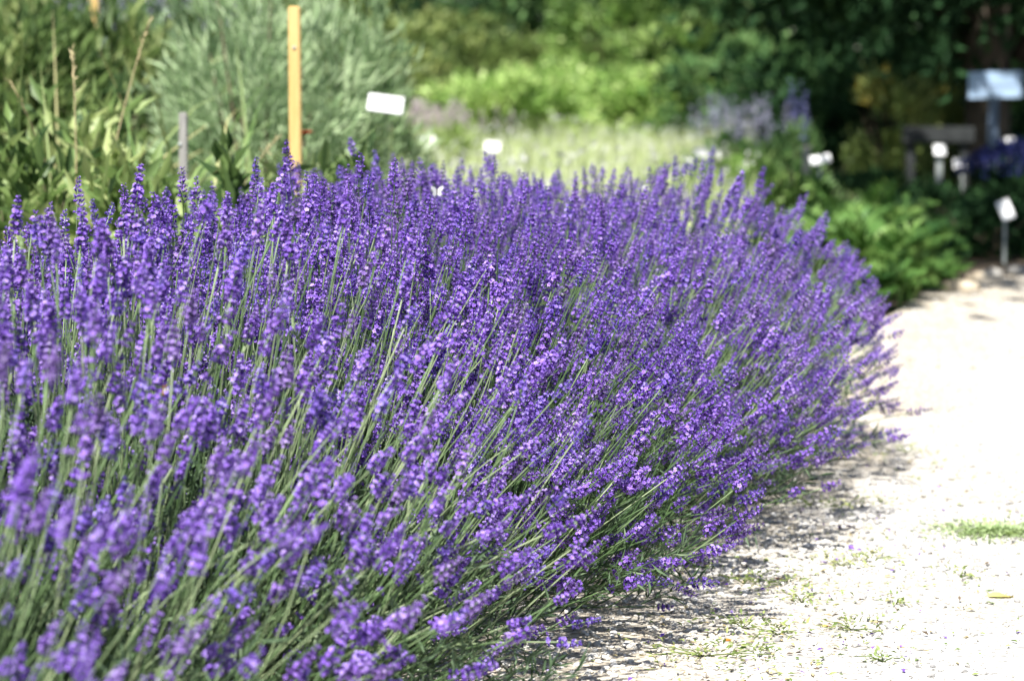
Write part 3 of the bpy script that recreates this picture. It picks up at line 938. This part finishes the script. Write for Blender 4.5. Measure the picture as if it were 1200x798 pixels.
# pale meadow in the middle
def meadow():
    r = np.random.default_rng(71)
    n = 15000
    y = K * (4.6 + 9.5 * r.random(n) ** 0.9)
    x = (r.uniform(425, 880, n) - 600) / FPX * y * 1.0
    edge_ = 0.75 + 0.25 * np.sin(x * 2.3 + 1) * np.sin(y * 1.1)
    P = np.stack([x, y, np.zeros(n) - 0.005], 1)
    V, F, m = blades(P, r.random(n) * 6.28, 0.40 * edge_ * r.uniform(.6, 1.15, n), r.uniform(0.004, 0.009, n), r.uniform(0, .25, n), r.uniform(.2, 1.0, n), 3)
    g = G().add(V, F, np.repeat(np.clip(r.normal(0.84, 0.2, n), 0, 1), m), 0)
    k = 1700
    i = r.integers(n, size=k)
    tips = V.reshape(n, m, 3)[i, -1]
    W, F2 = leaves(np.repeat(tips, 3, 0), norm(rand_dirs(k * 3, r) + [0, 0, 0.4]), rand_dirs(k * 3, r), 0.020, 0.012)
    g.add(W, F2, np.repeat(r.random(k * 3), 4), 1)
    o = link('meadow_grass', g.mesh('meadow_grass', [M['meadow'], M['whitef']]), kind='stuff')
    tag(o, 'pale flowering meadow grass behind the lavender row', 'grass')


meadow()

# pinkish plumes
pl = shrub('plume_plant', 'plant with pale pinkish plumes rising out of the meadow', 'plant', px_pos(508, 9.0), 0.24, 0.2, 0.42, M['meadow'], 1500, 0.06, 0.012, 72, None, k=20, upright=0.9)
r_ = np.random.default_rng(720)
add_flowers(pl, 'flower_mass', [(r_.normal() * 0.11, r_.normal() * .08, 0.36 + r_.random() * 0.08) for _ in range(46)], r_, M['pinkf'], 0.016, 26, 0.10, 0.02)

# bright green shrubs beyond the meadow
for i, (px, Y, rx, h, lab) in enumerate([
    (585, 13.0, 0.62, 0.66, 'bright green leafy shrub beyond the meadow, beside the pinkish plumes'),
    (672, 14.0, 0.75, 0.74, 'bright green rounded shrub in the middle of the meadow edge'),
    (765, 13.5, 0.65, 0.68, 'bright green shrub beyond the meadow, beside the blue-grey flower spikes'),
]):
    shrub('leafy_shrub', lab, 'shrub', px_pos(px, Y), rx, 0.55, h, M['bright'], 5200, 0.075, 0.045, 80 + i, None, k=50, tone=0.55)

for i, (px, Y, rx, h, lab) in enumerate([
    (430, 16.0, 0.75, 1.25, 'olive green bush behind the silvery feathery shrub'),
    (505, 17.5, 0.85, 1.30, 'olive bush with browned tips behind the pinkish plumes'),
    (590, 17.0, 0.85, 1.15, 'olive green bush behind the bright green shrubs'),
    (665, 18.5, 0.85, 1.10, 'yellowish bush between the olive bush and the tall green bush'),
]):
    shrub('olive_bush', lab, 'bush', px_pos(px, Y), rx, 0.7, h, M['olive'], 5200, 0.085, 0.045, 90 + i, None, k=46, spread=0.15, tone=[0.45, 0.5, 0.48, 0.6][i])

for i, (px, Y, rx, h, mt, lab) in enumerate([
    (735, 16.0, 0.8, 1.75, 'bright', 'tall green bush behind the bright green meadow shrubs'),
    (815, 15.0, 0.75, 1.25, 'bright', 'green bush with grey sheen behind the blue-grey flower spikes'),
    (880, 13.0, 0.7, 0.95, 'mid', 'shaded green bush behind the tall blue flower spike'),
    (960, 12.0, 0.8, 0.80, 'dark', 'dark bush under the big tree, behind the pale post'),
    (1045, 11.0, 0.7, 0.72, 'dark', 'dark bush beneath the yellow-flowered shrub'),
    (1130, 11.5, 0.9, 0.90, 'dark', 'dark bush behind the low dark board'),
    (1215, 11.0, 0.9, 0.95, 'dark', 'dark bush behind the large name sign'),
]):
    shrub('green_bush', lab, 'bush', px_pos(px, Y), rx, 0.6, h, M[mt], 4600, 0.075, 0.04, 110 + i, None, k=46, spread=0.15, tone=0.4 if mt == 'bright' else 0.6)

# yellow-flowered shrubs in the shade
for i, (px, Y, rx, h, lab) in enumerate([(1040, 9.6, 0.24, 0.68, 'yellow-flowered shrub in the shade of the big tree'), (1120, 9.9, 0.20, 0.58, 'smaller yellow-flowered shrub between the dark board and the name sign')]):
    s_ = shrub('yellow_flowered_shrub', lab, 'shrub', px_pos(px, Y), rx, 0.22, h, M['olive'], 2400, 0.05, 0.02, 130 + i, None, k=26, upright=0.7)
    r_ = np.random.default_rng(1300 + i)
    add_flowers(s_, 'flower_mass', [(r_.normal() * rx * 0.5, r_.normal() * .08 - 0.05, h * r_.uniform(0.62, 1.0)) for _ in range(20)], r_, M['yellowf'], 0.018, 18, 0.05, 0.03)

# blue-grey spikes
for i, (px, Y, w_, h0, n, mt, lab) in enumerate([
    (855, 9.0, 0.15, 0.34, 32, 'greyblue', 'clump of hazy blue-grey flower spikes beyond the lavender row'),
    (905, 9.4, 0.12, 0.30, 16, 'greyblue', 'smaller clump of blue-grey flower spikes in half shade'),
    (937, 8.0, 0.03, 0.40, 7, 'bluef', 'tall blue flower spike beside the pale post'),
]):
    s_ = shrub('flower_spike_plant', lab, 'plant', px_pos(px, Y), max(w_, 0.08), 0.12, h0 + 0.02, M['mid'], 1300, 0.05, 0.016, 140 + i, None, k=18, upright=1.0)
    r_ = np.random.default_rng(1400 + i)
    add_flowers(s_, 'flower_mass', [(r_.normal() * w_, r_.normal() * .06, h0 * r_.uniform(0.85, 1.15)) for _ in range(n)], r_, M[mt], 0.014, 30, 0.17, 0.014)

for i, (px, Y, rx, h, lab) in enumerate([(870, 6.3, 0.20, 0.36, 'lime green low bush behind the crest of the lavender row'), (800, 6.9, 0.15, 0.30, 'low lime green bush beside the small meadow label')]):
    shrub('lime_bush', lab, 'bush', px_pos(px, Y), rx, 0.2, h, M['bright'], 2600, 0.035, 0.014, 150 + i, None, k=26, upright=0.6, tone=0.5)


# ferny plants beside the end of the row
def fern(label, pos, n, ln, seed, mat='fern', tone=0.5):
    r = np.random.default_rng(seed)
    root = thing('fern_plant', label, 'plant', (pos[0], pos[1], 0), 0, None)
    for j in range(n):
        az = j / n * 6.28 + r.normal() * 0.2
        L = ln * r.uniform(0.75, 1.2); lean = r.uniform(0.2, 0.9); dr = r.uniform(0.6, 1.3)
        h = np.array([math.cos(az), math.sin(az), 0]); side = np.array([-math.sin(az), math.cos(az), 0])
        p = np.array([0, 0, -0.005]); pts = [p]
        for i in range(12):
            a = lean + dr * (i / 11) ** 1.5
            p = p + (h * math.sin(a) + np.array([0, 0, 1]) * math.cos(a)) * L / 12
            p = np.array([p[0], p[1], max(p[2], 0.01)])
            pts.append(p)
        pts = np.array(pts)
        g = G()
        V, F = tubes(pts[None, ::2], np.linspace(0.0016, 0.0005, 7), 4)
        g.add(V, F, 0.4)
        idx = np.repeat(np.arange(2, 13), 4)
        w = L * 0.30 * np.sin(np.clip((idx + 1) / 13.5, 0, 1) * 3.14) ** 0.8 + 0.006
        sg = np.tile([1, -1, 1, -1], 11)
        tg = norm(np.gradient(pts, axis=0))[idx]
        B = pts[idx] + tg * (L / 24 * np.tile([0, 0, 1, 1], 11))[:, None]
        V, F = leaves(B, side * sg[:, None] + tg * 0.7 + r.normal(size=(len(idx), 3)) * 0.2, np.cross(tg, side) * -1, w, w * 0.26)
        V[:, 2] = np.maximum(V[:, 2], 0.006)
        g.add(V, F, np.repeat(np.clip(tone + r.normal(0, .2) + r.normal(0, .14, len(idx)), 0, 1), 4))
        link('frond', g.mesh('frond', M[mat]), root)
    return root


fern_l = [
    (930, 5.6, 18, 0.34, 'fern', 0.6, 'light green ferny plant behind the lavender that ends the row'),
    (985, 5.2, 20, 0.34, 'fern', 0.62, 'bright ferny plant touching the last lavender spikes'),
    (1035, 4.95, 20, 0.30, 'fern', 0.55, 'spreading ferny plant between the lavender and the gravel corner'),
    (1010, 5.9, 18, 0.36, 'fern', 0.45, 'taller ferny plant below the pale post'),
    (1075, 5.25, 20, 0.26, 'fern', 0.42, 'low ferny plant spilling onto the gravel corner'),
    (1058, 5.9, 16, 0.26, 'mid', 0.45, 'shaded ferny plant at the foot of the green-grey post'),
    (1120, 6.2, 16, 0.26, 'dark', 0.5, 'dark ferny plant between the gravel corner and the navy mound'),
    (1062, 4.75, 22, 0.17, 'fern', 0.5, 'small ferny plant hugging the gravel edge past the lavender'),
    (1092, 4.98, 22, 0.15, 'fern', 0.4, 'smallest ferny tuft beside the tan edging stone'),
    (1030, 4.55, 22, 0.18, 'fern', 0.5, 'small ferny tuft under the last lavender spikes'),
    (955, 6.4, 18, 0.36, 'fern', 0.55, 'pale ferny plant in front of the white label on its post'),
]
for i, (px, Y, n, ln, mt, tn, lab) in enumerate(fern_l):
    fern(lab, px_pos(px, Y), n, ln * 0.82, 400 + i, mt, tn)

shrub('dark_ground_plant', 'dark leafy plant growing at the far corner of the gravel path', 'plant', px_pos(1150, 5.95), 0.22, 0.14, 0.18, M['dark'], 1800, 0.035, 0.016, 161, None, k=20)
shrub('dark_ground_plant', 'dark trailing plant in front of the navy mound', 'plant', px_pos(1195, 6.1), 0.22, 0.16, 0.2, M['dark'], 1800, 0.035, 0.016, 162, None, k=20)
shrub('dark_ground_plant', 'dark low plant under the wide white label', 'plant', px_pos(1145, 7.2), 0.26, 0.2, 0.2, M['dark'], 1800, 0.035, 0.016, 163, None, k=20)
shrub('dark_ground_plant', 'dark leafy plant below the dark board', 'plant', px_pos(1035, 7.4), 0.3, 0.2, 0.22, M['dark'], 2000, 0.035, 0.016, 164, None, k=20)

nv = shrub('blue_flowering_mound', 'low dark mound topped with deep navy-blue flowers in the shade', 'plant', px_pos(1228, 6.5), 0.36, 0.34, 0.36, M['dark'], 5000, 0.035, 0.012, 170, None, k=60, spread=0.12)
r_ = np.random.default_rng(1700)
pts = []
for _ in range(420):
    a, b = r_.random() * 6.28, r_.random() ** 0.5 * 0.9
    pts.append((math.cos(a) * b * 0.37, math.sin(a) * b * 0.35, 0.18 + 0.18 * math.sqrt(max(0, 1 - b * b))))
add_flowers(nv, 'flower_mass', pts, r_, M['navy'], 0.012, 16, 0.05, 0.016)


# ------------------------------------------------------------------ trees
def tree(label, pos, rx, ry, h, low, mat, n, ln, seed, tr=0.12, tone=0.5, k=90, th=1.2, name='garden_tree'):
    return shrub(name, label, 'tree', (pos[0], pos[1] * K), rx, ry, h, M[mat], n, ln, ln * 0.55, seed, None, k=k, low=low, trunk_h=th, trunk_r=tr, spread=0.17, bark='bark', tone=tone, upright=-0.1)


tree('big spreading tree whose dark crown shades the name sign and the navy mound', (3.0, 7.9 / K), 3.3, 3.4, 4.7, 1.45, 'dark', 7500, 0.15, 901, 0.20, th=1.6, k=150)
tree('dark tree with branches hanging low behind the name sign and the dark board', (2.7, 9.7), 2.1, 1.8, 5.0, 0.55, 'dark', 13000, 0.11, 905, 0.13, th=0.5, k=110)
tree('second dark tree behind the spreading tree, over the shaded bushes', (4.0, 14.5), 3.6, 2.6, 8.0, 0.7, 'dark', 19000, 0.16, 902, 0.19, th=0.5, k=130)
t3 = tree('dark green tree with low hanging branches behind the blue-grey flower spikes', (2.3, 17.5), 1.8, 1.5, 6.0, 0.5, 'mid', 11000, 0.13, 903, 0.15, tone=0.4, th=0.5)
r_ = np.random.default_rng(9030)
add_flowers(t3, 'light_glint', [(r_.uniform(0.15, 1.0), -1.6 + r_.normal() * 0.1, r_.uniform(0.95, 1.3)) for _ in range(13)], r_, M['whitef'], 0.03, 5, 0.05, 0.03)  # added pale specks standing in for light glinting through the crown
tree('mid green tree behind the tall green bush', (1.2, 21.0), 2.1, 1.6, 6.5, 0.5, 'mid', 9000, 0.14, 904, 0.16, th=0.6, tone=0.4)
for i, (x, y, rx, h, mt, tn, lab) in enumerate([
    (-9.6, 25, 3.0, 7.5, 'mid', 0.45, 'leafy tree at the end of the tree line beyond the catmint'),
    (-5.4, 26, 2.6, 7.0, 'olive', 0.45, 'yellowish green tree in the tree line behind the silvery shrubs'),
    (-2.2, 27, 2.5, 7.5, 'dark', 0.55, 'dark tree in the tree line behind the olive bushes'),
    (1.6, 29, 2.8, 8.0, 'dark', 0.5, 'dark tree in the tree line behind the yellowish bush'),
    (6.2, 27, 3.0, 8.0, 'dark', 0.5, 'dark tree in the tree line beyond the spreading tree'),
    (10.6, 25, 3.2, 8.0, 'dark', 0.5, 'dark tree ending the tree line beyond the name sign'),
]):
    tree(lab, (x, y), rx, 2.0, h, 0.2, mt, 8500, 0.20, 920 + i, 0.18, tone=tn, th=0.4)
for i, (x, y, rx, h, mt, lab) in enumerate([
    (-7.2, 21, 2.0, 2.2, 'olive', 'broad olive hedge bush in front of the tree line beyond the catmint'),
    (-4.0, 22, 1.9, 2.0, 'dark', 'dark hedge bush behind the olive green bushes'),
    (-0.7, 23, 2.0, 2.0, 'dark', 'dark hedge bush in a gap behind the olive bushes'),
    (3.6, 23, 2.2, 2.4, 'dark', 'dark hedge bush behind the mid green tree'),
    (7.5, 20, 2.4, 2.4, 'dark', 'dark hedge bush behind the second dark tree'),
]):
    shrub('hedge_bush', lab, 'bush', (x, y * K), rx, 1.0, h, M[mt], 6500, 0.14, 0.07, 940 + i, None, k=70)
for i, (px, Y, rx, h, mt, lab) in enumerate([
    (40, 8.5, 0.9, 1.15, 'mid', 'green bush behind the yellow-green bush'),
    (210, 10.0, 1.0, 1.05, 'olive', 'olive bush behind the grey-lilac catmint'),
    (340, 11.5, 0.8, 1.25, 'olive', 'olive bush behind the silvery shrubs'),
    (-140, 8.0, 0.9, 1.1, 'mid', 'green bush beyond the pale green bush of the tangled bed'),
]):
    shrub('green_bush', lab, 'bush', px_pos(px, Y), rx, 0.6, h, M[mt], 5200, 0.075, 0.035, 960 + i, None, k=50)

# low green cover on the open soil further back
def cover():
    r = np.random.default_rng(77)
    n = 22000
    y = K * (3.8 + 20 * r.random(n) ** 1.4)
    x = r.uniform(-0.42, 0.55, n) * y / K
    k = ~in_poly(x, y, [(a * 1.0, b) for a, b in PATH]) & ~((y < 8.3) & (x > 1.25))
    x, y = x[k], y[k]; n = len(x)
    P = np.stack([x, y, np.zeros(n) - 0.003], 1)
    V, F, m = blades(P, r.random(n) * 6.28, r.uniform(0.05, 0.16, n), r.uniform(0.006, 0.012, n), r.uniform(0, .6, n), r.uniform(.2, 1.2, n), 3)
    tag(link('grass', G().add(V, F, np.repeat(np.clip(r.normal(0.45, 0.2, n), 0, 1), m)).mesh('grass', M['fern']), kind='stuff'), 'short green grass and seedlings between the garden shrubs', 'grass')


cover()

# ------------------------------------------------------------------ things on the path
def stone(label, px, py, size, mat, seed, flat=0.6, rz=0.0):
    p = ground(px, py)
    V, F = ico(3)
    r = np.random.default_rng(seed)
    for _ in range(7):
        d = rand_dirs(1, r)[0]
        c = 0.72 + 0.2 * r.random()
        dd = V @ d
        V = V - np.maximum(dd - c, 0)[:, None] * d
    V = V * (1 + 0.03 * np.sin(V[:, :1] * 9 + seed) * np.sin(V[:, 1:2] * 8))
    V = V * np.array([1.3, 0.9, flat]) * size
    o = link('edging_stone', G().add(V, F).mesh('edging_stone', M[mat]), None, (p.x, p.y, size * flat * 0.55))
    o.rotation_euler = (0, 0, rz)
    tag(o, label, 'stone')


stone('tan edging stone at the gravel corner beside the low ferny plant', 1121, 343, 0.055, 'tanstone', 1, 0.45, 0.2)
stone('grey edging stone in the shade at the far edge of the gravel path', 1163, 327, 0.034, 'stone', 2, 0.7, 0.5)
stone('grey rounded stone against the dark trailing plant', 1192, 322, 0.030, 'stone', 3, 0.7, -0.3)
stone('small brown stone beside the tan edging stone', 1143, 331, 0.032, 'tanstone', 4, 0.7, 0.9)


def weed(label, px, py, n, rad, seed, mat='weed', ln=0.010, tone=0.5, h=0.012):
    p = ground(px, py)
    r = np.random.default_rng(seed)
    root = thing('path_weed', label, 'weed', (p.x, p.y, 0.006), 0, None)
    a = r.random(n) * 6.28; q = np.abs(r.normal(size=n)) ** 0.8 * rad
    P = np.stack([np.cos(a) * q * 1.25, np.sin(a) * q, r.random(n) * h], 1)
    n_ = n
    V, F = leaves(P, norm(np.stack([np.cos(a), np.sin(a), r.random(n) * 0.6], 1) + r.normal(size=(n, 3)) * 0.4), norm(r.normal(size=(n, 3)) * 0.3 + [0, 0, 1]), ln * r.uniform(.5, 1.1, n), ln * 0.34)
    V[:, 2] = np.maximum(V[:, 2], 0.001)
    link('leaf_rosette', G().add(V, F, np.repeat(np.clip(r.normal(tone, .25, n), 0, 1), 4)).mesh('leaf_rosette', M[mat]), root, kind='stuff')
    m = max(4, n // 14)
    i = r.integers(n, size=m)
    cv = np.stack([np.zeros((m, 3)), P[i] * 0.5 + [0, 0, 0.003], P[i]], 1)
    V, F = tubes(cv, np.array([0.0009, 0.0007, 0.0005]), 3)
    link('runner', G().add(V, F, 0.4).mesh('runner', M['weed']), root, kind='stuff')


weeds = [
    (870, 742, 80, 0.030, 0.45, 'green weed sprawling on the gravel beside the orange leaf'),
    (822, 775, 110, 0.038, 0.5, 'wide green weed on the sunlit gravel near the lavender shade'),
    (888, 772, 50, 0.020, 0.4, 'small dark green weed just below the orange leaf'),
    (912, 750, 50, 0.020, 0.5, 'flat weed tuft on the gravel past the orange leaf'),
    (1000, 745, 60, 0.026, 0.6, 'yellowish weed tuft on the open gravel'),
    (1050, 714, 24, 0.009, 0.5, 'single small weed sprout on the open gravel'),
    (1035, 782, 30, 0.013, 0.35, 'dark little weed beside grey pebbles'),
    (940, 712, 70, 0.030, 0.6, 'pale weed patch in the middle of the trodden gravel'),
    (985, 668, 80, 0.036, 0.7, 'yellow-green weed patch further along the gravel'),
    (1020, 662, 60, 0.028, 0.6, 'sparse weed beside the yellow-green patch'),
    (920, 690, 70, 0.030, 0.55, 'weed tuft just outside the lavender shade'),
    (872, 690, 60, 0.026, 0.6, 'thin weed in the edge of the lavender shade'),
    (1125, 682, 40, 0.018, 0.6, 'small faded weed below the pale green mat'),
    (950, 598, 40, 0.022, 0.4, 'small weed sprig near the lavender, far along the gravel'),
    (1032, 594, 30, 0.015, 0.45, 'lone weed dot on the pale gravel'),
    (1062, 534, 60, 0.030, 0.7, 'yellowish weed on the far gravel'),
    (985, 600, 50, 0.026, 0.75, 'dry yellow weed on the far gravel'),
    (760, 690, 80, 0.030, 0.45, 'grassy weed growing in the lavender shade'),
    (800, 672, 80, 0.030, 0.4, 'green weed at the lavender foot in deep shade'),
]
for i, (px, py, n, rad, tn, lab) in enumerate(weeds):
    weed(lab, px, py, int(n * 0.8), rad * 0.95, 500 + i, tone=tn)
weed('pale green mat of small leaves spreading on the white gravel', 1162, 630, 900, 0.046, 560, 'mat', 0.011, 0.65, 0.007)


def litter():
    r = np.random.default_rng(88)
    n = 2600
    px, py = r.uniform(640, 1200, n), 520 + 290 * r.random(n)
    w = np.exp(-((px - (1180 - (py - 520) * 1.05)) / 170.0) ** 2) + 0.06
    k = r.random(n) < w * (0.35 + 0.65 * (np.sin(px * 0.045) * np.sin(py * 0.06 + px * 0.02) > -0.1))
    P = np.array([ground(a, b)[:] for a, b in zip(px[k], py[k])])
    P[:, 2] = 0.0085
    n = len(P)
    a = r.random(n) * 6.28
    V, F = leaves(P, np.stack([np.cos(a), np.sin(a), r.normal(size=n) * 0.25], 1), norm(r.normal(size=(n, 3)) * 0.3 + [0, 0, 1]), r.uniform(0.004, 0.013, n), r.uniform(0.002, 0.005, n))
    V[:, 2] = np.maximum(V[:, 2], 0.0075)
    pick = r.random(n)
    g = G().add(V, F, np.repeat(r.random(n), 4))
    g.m = [np.repeat(np.select([pick < 0.45, pick < 0.75, pick < 0.86], [0, 1, 2], 3), 2)]
    tag(link('leaf_litter', g.mesh('leaf_litter', [M['weed'], M['straw'], M['wood'], M['floret']]), kind='stuff'), 'scattered bits of leaf, straw and petal on the gravel', 'litter')


litter()


def fallen_leaf(label, px, py, ln, mat, rz):
    p = ground(px, py)
    t = np.linspace(0, 1, 7)
    w = np.sin(t * math.pi) ** 0.8 * 0.42
    V = []
    for a, b in zip(t, w):
        V += [(a - .5, b / 2, 0.06 + 0.10 * b + 0.05 * math.sin(a * 5)), (a - .5, 0, 0.05 + 0.05 * math.sin(a * 5)), (a - .5, -b / 2, 0.06 + 0.12 * b)]
    F = []
    for i in range(6):
        for j in range(2):
            q = i * 3 + j
            F += [[q, q + 1, q + 4], [q, q + 4, q + 3]]
    o = link('fallen_leaf', G().add(np.array(V) * ln, F, 0.5).mesh('fallen_leaf', M[mat]), None, (p.x, p.y, 0.006))
    o.rotation_euler = (0.1, 0, rz)
    tag(o, label, 'leaf')


fallen_leaf('curled orange leaf lying on the gravel among green weeds', 854, 757, 0.014, 'orange', 0.3)
fallen_leaf('yellow leaf lying flat on the open white gravel', 1171, 706, 0.034, 'yleaf', 0.05)
fallen_leaf('small orange leaf on the yellow-green weed patch', 989, 665, 0.016, 'orange', 0.9)
fallen_leaf('tiny orange leaf on the pale trodden gravel', 968, 740, 0.011, 'orange', 0.2)
fallen_leaf('small yellow leaf beside the tiny orange leaf', 966, 740, 0.015, 'yleaf', 1.2)
fallen_leaf('ochre leaf beside the weed in the lavender shade', 912, 684, 0.013, 'orange', 2.0)
fallen_leaf('small tan leaf on the far gravel beside the lavender', 988, 541, 0.018, 'yleaf', 0.4)


def loose_spike(label, px, py, rz, k, sc_=0.9):
    p = ground(px, py)
    root = thing('fallen_lavender_spike', label, 'lavender spike', (p.x, p.y, 0.006), rz)
    o = link('flower_head', hi_mesh[k], root, (0, 0, 0.008), Vector((1, 0, 0.02)).to_track_quat('Z', 'Y'))
    o.scale = (sc_,) * 3
    V, F = tube([(-0.10, 0.01, 0.002), (-0.05, 0.004, 0.006), (0, 0, 0.008)], [0.0008, 0.0008, 0.0007], 5)
    link('stem', G().add(V, F, 0.6).mesh('stem', M['stem']), root)


loose_spike('purple lavender spike lying on the gravel past the lavender shade', 770, 725, -0.1, 2, 0.75)
loose_spike('purple lavender spike lying in the edge of the shade under the leaning spikes', 815, 672, 0.1, 5, 0.8)


# ------------------------------------------------------------------ insects on the flowers
def butterfly(label, px, py, s, yaw, Y, spread=0.5, k=0):
    p = at(px, py, Y)
    root = thing('butterfly', label, 'butterfly', p, yaw)
    V, F = ico(2)
    link('body', G().add(V * np.array([0.0013, 0.0013, 0.007]) * s, F).mesh('body', M['insect']), root)
    for sg in (-1, 1):
        for nm, pts in (('forewing', [(0, 0.004), (0.006, 0.010), (0.013, 0.012), (0.0135, 0.007), (0.009, 0.001), (0, -0.001)]), ('hindwing', [(0, 0.0), (0.008, 0.0005), (0.0105, -0.005), (0.006, -0.009), (0.001, -0.006)])):
            a = np.array([(sg * x * math.cos(spread) * s, (-x * math.sin(spread) - (0.0004 if nm == 'hindwing' else 0)) * s, z * s) for x, z in pts])
            b = a + np.array([0, 0.0003, 0])
            n = len(a)
            F = [[0, i, i + 1] for i in range(1, n - 1)] + [[n, n + i + 1, n + i] for i in range(1, n - 1)]
            F += [[i, (i + 1) % n, n + i] for i in range(n)] + [[(i + 1) % n, n + (i + 1) % n, n + i] for i in range(n)]
            link(nm, G().add(np.concatenate([a, b]), F, 0.6).mesh(nm, M['wing'], smooth=False), root)
        V, F = tube([(0, 0, 0.006 * s), (sg * 0.002 * s, -0.002 * s, 0.011 * s)], [0.0002, 0.0002], 3)
        link('antenna', G().add(V, F).mesh('antenna', M['insect']), root)


def bee(px, py, Y):
    p = at(px, py, Y)
    root = thing('bee', 'small orange-brown bee clinging among the lavender spikes', 'bee', p, 0.6)
    root.scale = (0.72,) * 3
    V, F = ico(2)
    link('abdomen', G().add(V * np.array([0.0034, 0.0034, 0.0058]) + [0, 0, -0.006], F).mesh('abdomen', M['beefur']), root)
    link('thorax', G().add(V * np.array([0.0030, 0.0030, 0.0032]) + [0, 0, 0.001], F).mesh('thorax', M['beefur']), root)
    link('head', G().add(V * np.array([0.0020, 0.0018, 0.0017]) + [0, 0, 0.005], F).mesh('head', M['insect']), root)
    for sg in (-1, 1):
        V2, F2 = leaves(np.array([[sg * 0.001, -0.002, 0.001]]), np.array([[sg * 0.45, -0.5, -0.9]]), np.array([[0, -1.0, 0]]), 0.008, 0.003)
        link('wing', G().add(V2, F2, 0.5).mesh('wing', M['wing']), root)
        for z in (0.002, 0.0, -0.003):
            V2, F2 = tube([(sg * 0.002, 0.001, z), (sg * 0.005, 0.003, z), (sg * 0.006, 0.006, z - 0.002)], [0.0003, 0.0003, 0.0002], 3)
            link('leg', G().add(V2, F2).mesh('leg', M['insect']), root)


BUGS = True
if BUGS:
    butterfly('white butterfly with both wings open on the crest of the lavender', 512, 225, 0.62, 0.2, 3.0 / K, 0.35)
    butterfly('small white butterfly on a lavender spike near the crowded end of the row', 752, 222, 0.5, 1.0, 3.6 / K, 0.9)
    bee(193, 454, 2.05 / K)
